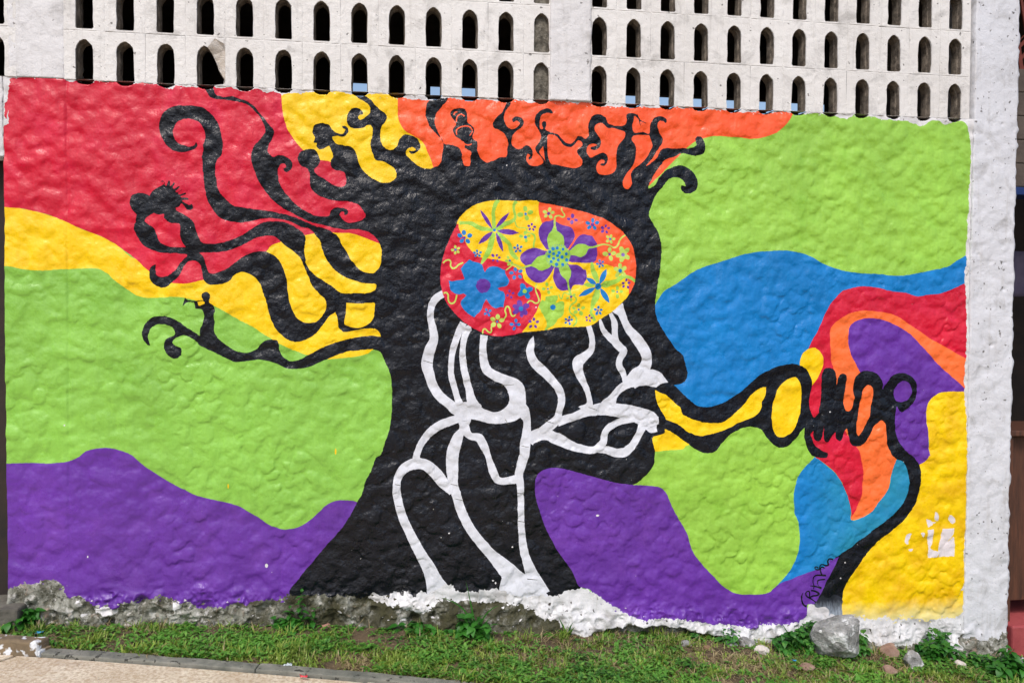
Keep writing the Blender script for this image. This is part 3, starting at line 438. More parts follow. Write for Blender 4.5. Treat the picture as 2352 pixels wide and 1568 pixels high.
def setin(nt, p, name, v):
    if hasattr(v, 'is_linked'): nt.links.new(v, p.inputs[name])
    else: p.inputs[name].default_value = v

def paint(name, col, rough=.36, var=.14, under=None, chips=.0, streak=.06, bump=.0016, spec=.5, rv=.10):
    m, nt, p = newmat(name); b = NB(nt)
    big = b.noise(2.2, 4, .6)
    c = b.mix(b.ramp(big, [(.3, 0.0), (.7, 1.0)]), tuple(x*(1-var) for x in col[:3])+(1,), tuple(min(1, x*(1+var*.8)) for x in col[:3])+(1,))
    if under is not None:
        c = b.mix(b.ramp(b.noise(5, 5, .65), [(.50, 0.0), (.75, .45)]), c, under)
    st = b.noise(1.0, 3, .6, vec=b.mapping((55, 55, 9)))
    c = b.mix(b.ramp(st, [(.35, streak), (.65, 0.0)]), c, (0, 0, 0, 1), 'MULTIPLY') if streak else c
    if chips:
        ch = b.ramp(b.noise(70, 2, .5), [(1-chips, 0.0), (1-chips+.012, 1.0)])
        c = b.mix(ch, c, (.62, .60, .56, 1))
    setin(nt, p, 'Base Color', c)
    setin(nt, p, 'Roughness', b.ramp(b.noise(9, 3), [(.35, rough-rv), (.65, rough+rv*1.2)]))
    p.inputs['Specular IOR Level'].default_value = spec
    f = b.noise(38, 4, .6); h = b.math('ADD', f, b.math('MULTIPLY', st, .5))
    setin(nt, p, 'Normal', b.bump(h, bump*2.4, 1.0, ))
    return m
MAT = {}
MAT['green_left'] = paint('green_paint', rgb(138, 194, 74), under=rgb(120, 182, 56))
MAT['green_right'] = paint('lime_paint', rgb(152, 202, 72), under=rgb(126, 186, 46))
MAT['yellow'] = paint('yellow_paint', rgb(252, 205, 0), under=rgb(240, 180, 0), var=.08)
MAT['yellow_pale'] = paint('worn_yellow_paint', rgb(245, 205, 0), under=rgb(225, 170, 0), var=.14)
MAT['red'] = paint('crimson_paint', rgb(208, 16, 50), under=rgb(228, 44, 92), chips=.21)
MAT['orange'] = paint('orange_paint', rgb(250, 88, 38), under=rgb(252, 120, 70), var=.1, chips=.2)
MAT['orange_warm'] = paint('light_orange_paint', rgb(252, 112, 50), under=rgb(255, 130, 70), var=.08)
MAT['blue'] = paint('blue_paint', rgb(0, 122, 196), under=rgb(0, 138, 212))
MAT['purple'] = paint('violet_paint', rgb(100, 46, 156), under=rgb(126, 70, 176), chips=.2)
MAT['lilac'] = paint('lilac_paint', rgb(140, 110, 190))
MAT['black'] = paint('black_paint', rgb(3, 7, 20), rough=.24, chips=.225, var=.3, bump=.0028, spec=.42, rv=.12)
MAT['bone'] = paint('grey_white_paint', rgb(214, 216, 224), var=.05, streak=.05)
MAT['leafgreen'] = paint('leaf_green_paint', rgb(160, 206, 75), under=rgb(140, 190, 50))
MAT['paleleaf'] = paint('pale_green_paint', rgb(190, 215, 95))
MAT['paper'] = paint('torn_paper', rgb(224, 214, 216), rough=.8, var=.06, streak=0)
def mk_teal():
    m, nt, p = newmat('blue_teal_paint'); b = NB(nt)
    sx = nt.nodes.new('ShaderNodeSeparateXYZ'); nt.links.new(b.tc, sx.inputs[0])
    x0, _ = wall_pt('T22', 950, 300); x1, _ = wall_pt('T22', 1300, 300)
    mr = nt.nodes.new('ShaderNodeMapRange'); mr.inputs[1].default_value = x0; mr.inputs[2].default_value = x1
    nt.links.new(b.math('ADD', b.math('ADD', sx.outputs[0], 2.3), b.math('MULTIPLY', b.noise(4, 3), .25)), mr.inputs[0])
    c = b.mix(mr.outputs[0], rgb(0, 122, 196), rgb(30, 135, 170))
    c = b.mix(b.ramp(b.noise(6, 4), [(.4, 0.0), (.7, .4)]), c, rgb(20, 130, 200))
    setin(nt, p, 'Base Color', c); setin(nt, p, 'Roughness', .42)
    setin(nt, p, 'Normal', b.bump(b.noise(38, 4, .6), .004)); return m
MAT['blue_teal'] = mk_teal()
def mk_fadedyellow():
    m, nt, p = newmat('faded_yellow_paint'); b = NB(nt)
    sx = nt.nodes.new('ShaderNodeSeparateXYZ'); nt.links.new(b.tc, sx.inputs[0])
    z0 = wall_pt('T22', 1500, 1130)[1]; z1 = wall_pt('T22', 1500, 900)[1]
    mr = nt.nodes.new('ShaderNodeMapRange'); mr.inputs[1].default_value = z0; mr.inputs[2].default_value = z1
    mr.inputs[3].default_value = 1.0; mr.inputs[4].default_value = 0.0
    nt.links.new(sx.outputs[2], mr.inputs[0])
    c = b.mix(b.ramp(b.noise(5, 5, .65), [(.42, 0.0), (.66, 1.0)]), rgb(246, 206, 0), rgb(222, 172, 0))
    f = b.math('ADD', b.math('MULTIPLY', mr.outputs[0], .75), b.math('MULTIPLY', b.noise(11, 5, .7), .5))
    c = b.mix(b.ramp(f, [(.55, 0.0), (.95, .85)]), c, rgb(226, 214, 150))
    setin(nt, p, 'Base Color', c); setin(nt, p, 'Roughness', b.ramp(b.noise(9, 3), [(.35, .22), (.65, .45)]))
    setin(nt, p, 'Normal', b.bump(b.noise(38, 4, .6), .004)); return m
MAT['yellow_pale'] = mk_fadedyellow()
def mk_wornblack():
    m, nt, p = newmat('worn_black_paint'); b = NB(nt)
    sx = nt.nodes.new('ShaderNodeSeparateXYZ'); nt.links.new(b.tc, sx.inputs[0])
    z0 = wall_pt('T22', 1000, 1110)[1]; z1 = wall_pt('T22', 1000, 960)[1]
    mr = nt.nodes.new('ShaderNodeMapRange'); mr.inputs[1].default_value = z0; mr.inputs[2].default_value = z1
    mr.inputs[3].default_value = 1.0; mr.inputs[4].default_value = 0.0
    nt.links.new(sx.outputs[2], mr.inputs[0])
    n = b.noise(1.0, 4, .7, vec=b.mapping((90, 90, 22)))
    f = b.math('MULTIPLY', mr.outputs[0], b.math('MULTIPLY', n, 1.9))
    c = b.mix(b.ramp(f, [(.25, 0.0), (.9, 1.0)]), rgb(28, 32, 42), rgb(150, 160, 172))
    setin(nt, p, 'Base Color', c); setin(nt, p, 'Roughness', .5)
    setin(nt, p, 'Normal', b.bump(n, .004)); return m
MAT['black_worn'] = mk_wornblack()
def mk_white(name, base=(220, 218, 219), dirt_and_pits=.5, warm=0.0, worldpos=False):
    m, nt, p = newmat(name); b = NB(nt, worldpos)
    c = b.mix(b.ramp(b.noise(1.7, 4, .6), [(.35, 0.0), (.7, 1.0)]), rgb(*base), rgb(base[0]-12, base[1]-13, base[2]-14))
    c = b.mix(b.ramp(b.noise(6.5, 6, .7, dist=.6), [(.53, 0.0), (.70, .6*dirt_and_pits)]), c, rgb(140, 136, 132))
    c = b.mix(b.ramp(b.noise(1.0, 4, .65, vec=b.mapping((30, 30, 2.2))), [(.55, 0.0), (.8, .5*dirt_and_pits)]), c, rgb(165, 158, 150))
    c = b.mix(b.ramp(b.noise(34, 3, .5), [(.675, 0.0), (.71, .9*dirt_and_pits)]), c, rgb(58, 50, 42))  # dark specks also put the dark of small pits into the colour
    setin(nt, p, 'Base Color', c); setin(nt, p, 'Roughness', .6)
    setin(nt, p, 'Normal', b.bump(b.math('ADD', b.noise(30, 5, .6), b.math('MULTIPLY', b.noise(110, 2), .3)), .005)); return m
MAT['white'] = mk_white('white_lime_paint', dirt_and_pits=.75); MAT['pillar_white'] = mk_white('weathered_white_paint', base=(216, 217, 223), dirt_and_pits=.9); MAT['white_base'] = mk_white('rough_whitewash', base=(214, 214, 216), dirt_and_pits=1.35)
def mk_rubble(name='eroded_rubble', moss=True):
    m, nt, p = newmat(name); b = NB(nt)
    sx = nt.nodes.new('ShaderNodeSeparateXYZ'); nt.links.new(b.tc, sx.inputs[0])
    n1 = b.noise(9, 6, .7, dist=.4); n2 = b.noise(26, 5, .65)
    c = b.mix(b.ramp(n1, [(.42, 0.0), (.58, 1.0)]), rgb(92, 91, 78), rgb(164, 164, 154))
    c = b.mix(b.ramp(n2, [(.54, 0.0), (.62, .85)]), c, rgb(206, 204, 198))
    c = b.mix(b.ramp(b.noise(40, 5, .7), [(.56, 0.0), (.62, .8)]), c, rgb(50, 46, 34))
    c = b.mix(b.ramp(b.noise(14, 4, .6, dist=.8), [(.60, 0.0), (.68, .7)]), c, rgb(186, 158, 140))
    if moss:
        mr = nt.nodes.new('ShaderNodeValToRGB'); e = mr.color_ramp.elements
        e[0].position = .10; e[0].color = (.15,)*3+(1,); e[1].position = .22; e[1].color = (.95,)*3+(1,)
        e2 = e.new(.52); e2.color = (.95,)*3+(1,); e3 = e.new(.62); e3.color = (.25,)*3+(1,)
        nt.links.new(b.math('DIVIDE', b.math('ADD', sx.outputs[0], 2.3), 5.0), mr.inputs[0])
        mf = b.math('MULTIPLY', mr.outputs[0], b.ramp(b.noise(7, 5, .7), [(.34, 0.0), (.52, 1.0)]))
        c = b.mix(mf, c, b.mix(b.noise(30, 4), rgb(34, 32, 18), rgb(74, 72, 40)))
    setin(nt, p, 'Base Color', c); setin(nt, p, 'Roughness', .9)
    setin(nt, p, 'Normal', b.bump(b.math('ADD', b.noise(22, 6, .7), b.math('MULTIPLY', b.noise(80, 3), .4)), .016)); return m
MAT['rubble'] = mk_rubble()
def simple(name, c1, c2, scale=8, rough=.8, bump=.003, bs=40, stretch=None, spots=None):
    m, nt, p = newmat(name); b = NB(nt)
    v = b.mapping(stretch) if stretch else None
    n = b.noise(scale, 5, .65, vec=v)
    c = b.mix(b.ramp(n, [(.35, 0.0), (.68, 1.0)]), c1, c2)
    if spots: c = b.mix(b.ramp(b.noise(spots[1], 3, .6), [(spots[2], 0.0), (spots[2]+.05, 1.0)]), c, spots[0])
    setin(nt, p, 'Base Color', c); setin(nt, p, 'Roughness', rough)
    if bump: setin(nt, p, 'Normal', b.bump(b.noise(bs, 5, .65, vec=v), bump))
    return m

def jamb_mat():
    m, nt, p = newmat('unpainted_block_concrete'); b = NB(nt, True)
    c = b.mix(b.ramp(b.noise(20, 5, .7), [(.35, 0.0), (.65, 1.0)]), rgb(78, 70, 62), rgb(156, 144, 130))
    setin(nt, p, 'Base Color', c); setin(nt, p, 'Roughness', .95); setin(nt, p, 'Normal', b.bump(b.noise(90, 5, .7), .006)); return m
MAT['jamb'] = jamb_mat()

# ------------------------------------------------------------------ plaster relief as a height field (metres)
HX0, HX1, HZ0, HZ1, HR = -1.6, 5.8, -0.6, 4.6, 0.004
NX = int((HX1-HX0)/HR)+1; NZ = int((HZ1-HZ0)/HR)+1
def vnoise(cell, r, nx=NX, nz=NZ):
    a = max(4, int((HX1-HX0)/cell)+4); c = max(4, int((HZ1-HZ0)/cell)+4)
    g = r.standard_normal((c, a))
    x = np.arange(nx)*HR/cell; z = np.arange(nz)*HR/cell
    xi = np.minimum(x.astype(int), a-2); zi = np.minimum(z.astype(int), c-2)
    fx = x-xi; fz = z-zi; fx = fx*fx*(3-2*fx); fz = fz*fz*(3-2*fz)
    top = g[np.ix_(zi, xi)]*(1-fx)+g[np.ix_(zi, xi+1)]*fx
    bot = g[np.ix_(zi+1, xi)]*(1-fx)+g[np.ix_(zi+1, xi+1)]*fx
    return top*(1-fz)[:, None]+bot*fz[:, None]
XS = HX0+np.arange(NX)*HR; ZS = HZ0+np.arange(NZ)*HR
VENT_X = [i*.2 for i in range(13)]+[2.7315+j*.2 for j in range(12)]
def build_height():
    r = np.random.default_rng(11)
    H = np.full((NZ, NX), -0.004)
    N = 17000
    bx = r.uniform(HX0, HX1, N); bz = r.uniform(HZ0, HZ1, N); ba = r.uniform(.018, .050, N)
    el = r.uniform(.62, 1.0, N); an = r.normal(0.25, .55, N); off = r.normal(0, .0016, N)
    for k in range(N):
        a = ba[k]; w = int(a/HR)+1
        i = int((bx[k]-HX0)/HR); j = int((bz[k]-HZ0)/HR)
        i0, i1, j0, j1 = max(0, i-w), min(NX, i+w+1), max(0, j-w), min(NZ, j+w+1)
        if i1 <= i0 or j1 <= j0: continue
        X = (XS[i0:i1]-bx[k])[None, :]/a; Z = (ZS[j0:j1]-bz[k])[:, None]/(a)
        ca, sa = math.cos(an[k]), math.sin(an[k])
        U = X*ca+Z*sa; V = (-X*sa+Z*ca)/el[k]
        r2 = U*U+V*V
        h = a*.078*(1-r2)+off[k]+(-V)*a*.078
        h = np.where(r2 < 1, h, -1)
        H[j0:j1, i0:i1] = np.maximum(H[j0:j1, i0:i1], h)
    for _ in range(1):
        H = (H+np.roll(H, 1, 0)+np.roll(H, -1, 0)+np.roll(H, 1, 1)+np.roll(H, -1, 1))/5
    # break up the round outlines of the dabs
    wx = vnoise(.06, r)*.008+vnoise(.02, r)*.003; wz = vnoise(.06, r)*.008+vnoise(.02, r)*.003
    jj = np.clip((np.arange(NZ)[:, None]+wz/HR), 0, NZ-1.01); ii = np.clip((np.arange(NX)[None, :]+wx/HR), 0, NX-1.01)
    j0 = jj.astype(int); i0 = ii.astype(int); fj = jj-j0; fi = ii-i0
    H = (H[j0, i0]*(1-fi)+H[j0, np.minimum(i0+1, NX-1)]*fi)*(1-fj)+(H[np.minimum(j0+1, NZ-1), i0]*(1-fi)+H[np.minimum(j0+1, NZ-1), np.minimum(i0+1, NX-1)]*fi)*fj
    soft = H.copy()
    for _ in range(6):
        soft = (soft+np.roll(soft, 2, 0)+np.roll(soft, -2, 0)+np.roll(soft, 2, 1)+np.roll(soft, -2, 1))/5
    m = np.clip(.50+.42*vnoise(.26, r), .05, 1.1)
    Zg = ZS[:, None]*np.ones((1, NX)); Xg = XS[None, :]*np.ones((NZ, 1))
    up = np.clip((Zg-1.7)/.8, 0, 1)
    m = m*(1-.5*up)
    smooth_ul = np.clip((Zg-1.9)/.5, 0, 1)*np.clip((1.2-Xg)/.8, 0, 1)
    m = m*(1-.6*smooth_ul)
    m = np.where(Zg > 3.0, m*.30, m)
    H = soft*(1-m*.75)*1.05+H*(m*.72)
    ga = vnoise(.045, r); ga = (ga+np.roll(np.roll(ga, 6, 0), -5, 1)+np.roll(np.roll(ga, 12, 0), -10, 1)+np.roll(np.roll(ga, 18, 0), -14, 1))/4
    H += up*np.where(Zg < 3.0, .0030, .0008)*ga
    H = H*np.where(Zg > 3.0, .45, 1.0) + .004*vnoise(.5, r)+.0020*vnoise(.16, r)+.0006*vnoise(.02, r)
    # vertical day-joint next to the pier
    H -= .0034*np.exp(-((Xg+.09)/.007)**2)
    H += np.where(Xg < -.09, .0015, 0)
    # eroded footing
    g = zg(XS)[None, :]
    hh = Zg-g
    rag = vnoise(.12, r)*.03
    mk = np.clip((.24+rag-hh)/.14, 0, 1); mk = mk*mk*(3-2*mk)
    rd = 1-np.abs(vnoise(.055, r)); rd2 = 1-np.abs(vnoise(.022, r))
    mk = mk*np.where(Xg > 1.9, .72, 1.0)
    H += mk*(.022*rd+.009*rd2+.014*vnoise(.1, r)+.0015*vnoise(.010, r)-.012)
    # foot spreads towards the ground
    fx = np.clip((Xg-1.2)/.8, .3, 1.0)
    H += fx*.055*np.clip(1-hh/.26, 0, 1.3)**2
    # hollow below the lifted edge of the white render
    lip = [wall_pt('T12', 1560, 1216), wall_pt('T12', 1660, 1226), wall_pt('T12', 1760, 1195), wall_pt('T12', 1980, 1155), wall_pt('T12', 2351, 1182), wall_pt('T22', 100, 1212), wall_pt('T22', 300, 1242), wall_pt('T22', 430, 1268)]
    lx = [p[0] for p in lip]; lz = [p[1] for p in lip]
    L = np.interp(XS, lx, lz, left=-9, right=-9)[None, :]+.004*vnoise(.05, r)[:1, :]
    H -= .075*np.clip((L-Zg)/.006, 0, 1)
    # sills of the lowest openings cut a little into the ledge
    for vx in VENT_X:
        e = ((Xg-vx)/.043)**2+((Zg-3.008)/.022)**2
        H = np.where((e < 1) & (Zg < 3.03), H-.09*np.clip((1-e)*5, 0, 1), H)
    # dark pits in the right pillar
    for (t, x, y, s) in (('T21', 2117, 238, .008), ('T21', 2210, 245, .008), ('T21', 2035, 187, .007), ('T21', 2205, 427, .011), ('T21', 2120, 812, .009), ('T21', 2068, 303, .006), ('T20', 2195, 857, .009), ('T20', 2055, 320, .008), ('T20', 2050, 925, .006), ('T21', 2162, 922, .006), ('T20', 2100, 960, .005), ('T20', 2240, 85, .006), ('T20', 2055, 35, .008)):
        px, pz = wall_pt(t, x, y)
        H -= .016*np.exp(-(((Xg-px)/s)**2+((Zg-pz)/(s*.8))**2))
    return H
H = build_height()
GZ, GX = np.gradient(H, HR)

def samp(A, x, z):
    fx = np.clip((x-HX0)/HR, 0, NX-1.001); fz = np.clip((z-HZ0)/HR, 0, NZ-1.001)
    i = fx.astype(int); j = fz.astype(int); fx = fx-i; fz = fz-j
    return (A[j, i]*(1-fx)+A[j, i+1]*fx)*(1-fz)+(A[j+1, i]*(1-fx)+A[j+1, i+1]*fx)*fz

def FOOT(x):
    return float(samp(H, np.array([x]), np.array([float(zg(x))+.03]))[0])+.012 if -.4 < x < 5.36 else .03
# ------------------------------------------------------------------ object helpers
def add(o, parent=None, label=None, cat=None, group=None, kind=None):
    if o.name not in COL.objects: COL.objects.link(o)
    if parent is not None: o.parent = parent
    if label: o['label'] = label
    if cat: o['category'] = cat
    if group: o['group'] = group
    if kind: o['kind'] = kind
    return o
def empty(name, loc=(0, 0, 0), label=None, cat=None, group=None):
    o = bpy.data.objects.new(name, None); o.location = loc; o.empty_display_size = .1
    return add(o, None, label, cat, group)
def mesh_np(name, V, Fc, mats, midx=None, smooth=True, normals=None):
    """V (n,3), Fc (m,3) triangles or (m,4)"""
    me = bpy.data.meshes.new(name); V = np.asarray(V, dtype=np.float32); Fc = np.asarray(Fc, dtype=np.int32)
    k = Fc.shape[1]
    me.vertices.add(len(V)); me.vertices.foreach_set('co', V.ravel())
    me.loops.add(len(Fc)*k); me.loops.foreach_set('vertex_index', Fc.ravel())
    me.polygons.add(len(Fc)); me.polygons.foreach_set('loop_start', np.arange(len(Fc), dtype=np.int32)*k)
    me.polygons.foreach_set('loop_total', np.full(len(Fc), k, dtype=np.int32))
    if midx is not None: me.polygons.foreach_set('material_index', np.asarray(midx, dtype=np.int32))
    me.polygons.foreach_set('use_smooth', np.full(len(Fc), bool(smooth)))
    me.update(calc_edges=True)
    for m in (mats if isinstance(mats, (list, tuple)) else [mats]): me.materials.append(m)
    if normals is not None: me.normals_split_custom_set_from_vertices(normals.tolist())
    return me
def mobj(name, me, parent=None, **kw):
    return add(bpy.data.objects.new(name, me), parent, **kw)

# ------------------------------------------------------------------ mural wall surface: one shared triangulation, split by painted region
WX0, WX1, WZ0, WZ1 = -0.392, 5.055, -0.42, 3.006
def wall_surface():
    spacing = 0.0066
    gx = np.arange(WX0+spacing/2, WX1, spacing); gz = np.arange(WZ0+spacing/2, WZ1, spacing*.87)
    G = []
    for k, z in enumerate(gz):
        G.append(np.stack([gx+(spacing/2 if k % 2 else 0), np.full(len(gx), z)], 1))
    G = np.concatenate(G); G += rng.uniform(-.001, .001, G.shape)
    G = G[(G[:, 0] > WX0+.003) & (G[:, 0] < WX1-.003) & (G[:, 1] > WZ0+.003) & (G[:, 1] < WZ1-.003)]
    G = G[G[:, 1] > zg(G[:, 0])-.12]
    bpts = []; edges = []; n = 0
    def addloop(Q):
        nonlocal n
        m = len(Q); bpts.append(Q); edges.extend([(n+i, n+(i+1) % m) for i in range(m)]); n += m
    for L in LAYERS:
        for Q in L['polys']:
            Q[:, 0] = np.clip(Q[:, 0], WX0-.02, WX1+.02); Q[:, 1] = np.clip(Q[:, 1], WZ0-.02, WZ1+.02)
            addloop(Q)
    def seg(a, b):
        k = max(2, int(np.linalg.norm(np.subtract(a, b))/.01)); t = np.linspace(0, 1, k, endpoint=False)[:, None]
        return np.array(a)*(1-t)+np.array(b)*t
    c = [(WX0, WZ0), (WX1, WZ0), (WX1, WZ1), (WX0, WZ1)]
    addloop(np.concatenate([seg(c[i], c[(i+1) % 4]) for i in range(4)]))
    B = np.concatenate(bpts)
    occ = set(map(tuple, np.floor(B/.0032).astype(int).tolist()))
    keep = np.fromiter(((a, b) not in occ for a, b in np.floor(G/.0032).astype(int).tolist()), bool, len(G))
    G = G[keep]
    allp = np.concatenate([B, G])
    v2, _, f2, _, _, _ = delaunay_2d_cdt([Vector(p) for p in allp.tolist()], edges, [], 0, 1e-6, False)
    P = np.array([tuple(v) for v in v2]); T = np.array(f2, dtype=np.int32)
    C = P[T].mean(1)
    ok = (C[:, 0] > WX0) & (C[:, 0] < WX1) & (C[:, 1] > WZ0) & (C[:, 1] < WZ1) & (C[:, 1] > zg(C[:, 0])-.13)
    a2 = np.cross(P[T[:, 1]]-P[T[:, 0]], P[T[:, 2]]-P[T[:, 0]])
    ok &= np.abs(a2) > 1e-10
    T = T[ok]; C = C[ok]; a2 = a2[ok]
    T[a2 < 0] = T[a2 < 0][:, ::-1]
    order = np.argsort(C[:, 1]); cz = C[order, 1]; cx = C[order, 0]
    def inside(polys):
        w = np.zeros(len(cz), dtype=np.int16)
        for Q in polys:
            Q2 = np.roll(Q, -1, 0)
            lo = np.searchsorted(cz, np.minimum(Q[:, 1], Q2[:, 1]), 'right'); hi = np.searchsorted(cz, np.maximum(Q[:, 1], Q2[:, 1]), 'right')
            for k in np.nonzero(hi > lo)[0]:
                s = slice(lo[k], hi[k]); x0, z0 = Q[k]; x1, z1 = Q2[k]
                xi = x0+(cz[s]-z0)*(x1-x0)/(z1-z0)
                w[s] += np.where(cx[s] < xi, 1 if z1 > z0 else -1, 0).astype(np.int16)
        return w != 0
    lab = np.full(len(cz), -1, dtype=np.int32); brain = None
    for k, L in enumerate(LAYERS):
        ins = inside(L['polys'])
        if L['clip'] is not None:
            if brain is None: brain = inside([BQ])
            ins &= brain
        lab[ins] = k
    L2 = np.empty_like(lab); L2[order] = lab
    return P, T, L2
WP, WT, WL = wall_surface()
def surf_pos(x, z, off=0.0):
    return np.stack([x, -samp(H, x, z)-off, z], 1)
def surf_nrm(x, z):
    n = np.stack([-samp(GX, x, z), -np.ones_like(x), -samp(GZ, x, z)], 1)
    return n/np.linalg.norm(n, axis=1)[:, None]

wall = empty('mural_wall', (2.3, 0, 0), 'long wall with a black tree face painted on bright wavy fields below a pierced grille', 'mural wall')
wall['kind'] = 'thing'
WALL_INV = Vector((-2.3, 0, 0))
def child_of_wall(o, parent=None):
    """geometry is in world coordinates: cancel the empty's offset for direct children"""
    return o
FIELD_LABEL = {'green_left': 'large green painted field left of the tree', 'green_right': 'lime green painted field right of the face', 'yellow_left': 'yellow painted band and gaps among the left branches', 'yellow_top': 'yellow painted field at the top between red and orange',
               'red_left': 'crimson painted field at the upper left', 'orange_top': 'orange painted field behind the small dancing figures', 'blue_upper': 'blue painted wave in front of the nose', 'blue_lower': 'blue and teal painted field under the hand',
               'red_right': 'crimson painted field around the orange arch', 'orange_right': 'orange painted arch and flame behind the fingers', 'purple_right': 'violet painted field inside the orange arch', 'yellow_right': 'worn yellow painted field at the lower right',
               'purple_left': 'violet painted hills at the lower left', 'purple_middle': 'violet painted field under the chin'}
FLOWER_LABEL = {'star': 'star shaped flower with thin violet petals and long green leaves', 'violet': 'large violet flower with green petals and blue dotted centre', 'blue': 'large blue flower with violet centre', 'bluestar': 'blue four petalled star flower', 'greenbig': 'large pale green flower with blue centre'}
PART_LABEL = {'painted_tree': 'black painted tree growing out of a face in profile, small figures on its branches', 'painted_skeleton': 'whitish painted bones and nerves inside the black face', 'painted_hand': 'black painted arm and clawed hand reaching from the mouth',
              'painted_brain': 'painted oval brain in red, yellow and orange', 'white_plaster': 'whitewashed margins and rough white base', 'rubble_footing': 'eroded mossy rubble footing', 'painted_arm_fill': 'yellow painted inside of the arm',
              'painted_fingertip': 'yellow painted oval fingertip', 'painted_signature': 'black handwritten signature beside the stem', 'paper_scrap': 'torn white paper scraps stuck on the yellow', 'painted_tendril': 'thin pale green painted tendrils'}
def build_wall_parts():
    pk = [L['part'] for L in LAYERS]; parts = []
    for p in pk:
        if p not in parts: parts.append(p)
    pid = np.array([parts.index(p) for p in pk]); mats = [L['mat'] for L in LAYERS]
    tp = pid[np.maximum(WL, 0)]
    Z = samp(H, WP[:, 0], WP[:, 1]); POS = np.stack([WP[:, 0], -Z, WP[:, 1]], 1); NRM = surf_nrm(WP[:, 0], WP[:, 1])
    objs = {}
    for k, p in enumerate(parts):
        sel = tp == k
        if not sel.any(): continue
        T = WT[sel]; ly = WL[sel]
        u, inv = np.unique(T, return_inverse=True)
        ms = sorted(set(mats[max(l, 0)] for l in np.unique(ly)))
        mi = np.array([ms.index(mats[max(l, 0)]) for l in range(len(LAYERS))]) if False else None
        mid = np.array([ms.index(mats[l]) if mats[l] in ms else 0 for l in range(len(LAYERS))])[np.maximum(ly, 0)]
        me = mesh_np(p[0], POS[u]-np.array([2.3, 0, 0]), inv.reshape(T.shape), [MAT[m] for m in ms], mid, normals=NRM[u])
        objs[p] = mobj(p[0], me)
    for p, o in objs.items():
        if p[0] in ('painted_flower', 'painted_tendril'): o.parent = objs[BR]
        else: o.parent = wall
        lb = FIELD_LABEL.get(p[1]) if p[0] == 'painted_field' else (FLOWER_LABEL.get(p[1]) if p[0] == 'painted_flower' else PART_LABEL.get(p[0]))
        if lb: o['label'] = lb
    return objs
WOBJ = build_wall_parts()
# ------------------------------------------------------------------ plain relief panels: pier, pilaster, pillar, lintel, beam
_r = np.random.default_rng(77); FN = vnoise(.12, _r)*.022+vnoise(.04, _r)*.012+vnoise(.015, _r)*.006
def panel(name, x0, x1, z0, z1, off, mat, parent, depth=.25, sp=.008, label=None, edge=.003, foot=None, ragr=0.0, hscale=1.0):
    nx = max(2, int((x1-x0)/sp)+1); nz = max(2, int((z1-z0)/sp)+1)
    xs = np.linspace(x0, x1, nx); zs = np.linspace(z0, z1, nz)
    X, Z = np.meshgrid(xs, zs); X = X.copy(); Z = Z.copy()
    r = np.random.default_rng(int(abs(x0)*100)+5)
    if edge:
        jl = noise1(nz, 3, r)*edge+noise1(nz, 12, r)*edge*.6
        X[:, 0] += jl*.5; X[:, -1] += jl[::-1]
        if ragr: X[:, -1] += noise1(nz, 7, r)*ragr
    Y = -samp(H, X.ravel(), Z.ravel()).reshape(X.shape)*hscale-off
    Y[:, 0] += .003; Y[:, -1] += .004
    V = np.stack([X.ravel(), Y.ravel(), Z.ravel()], 1); id_ = np.arange(nx*nz).reshape(nz, nx)
    q = np.stack([id_[:-1, :-1].ravel(), id_[:-1, 1:].ravel(), id_[1:, 1:].ravel(), id_[1:, :-1].ravel()], 1)
    ring = np.concatenate([id_[0, :], id_[1:, -1], id_[-1, -2::-1], id_[-2:0:-1, 0]])
    B = V[ring].copy(); B[:, 1] = depth; n0 = len(V); m = len(ring)
    V = np.concatenate([V, B]); i = np.arange(m); j = (i+1) % m
    side = np.stack([ring[i], n0+i, n0+j, ring[j]], 1)
    Fc = np.concatenate([q, side]); mi = np.zeros(len(Fc), int)
    mats = [MAT[mat]]
    if foot is not None:
        mats.append(MAT['rubble']); cz = V[Fc][:, :, 2].mean(1); cx = V[Fc][:, :, 0].mean(1)
        mi = (cz < foot+samp(FN, cx, cz)).astype(int)
    V[:, 0] -= 2.3
    me = mesh_np(name, V, Fc, mats, mi)
    o = mobj(name, me, parent)
    if label: o['label'] = label
    return o
panel('pier', -0.37, -0.093, 3.007, 4.45, .003, 'white', wall, label='plain white pier above the crimson corner')
panel('pilaster', 2.447, 2.683, 3.007, 4.45, .016, 'white', wall, label='white pilaster between the two grilles', hscale=.6)
panel('pillar', 5.057, 5.350, -0.45, 4.45, .008, 'pillar_white', wall, label='tall white pillar with chipped edge right of the mural', foot=float(wall_pt('T22', 2100, 1245)[1]), ragr=.004, hscale=.55)
panel('lintel', -1.7, -0.394, 2.60, 3.006, .0, 'white', wall, label='white lintel left of the crimson corner', hscale=.7)
panel('ring_beam', -1.7, 5.40, 4.075, 4.45, .004, 'white', wall, sp=.03, label='white beam above the grilles', edge=0)
panel('pier_edge', -1.7, -1.4, 2.99, 4.07, .002, 'white', wall, sp=.03, edge=0)

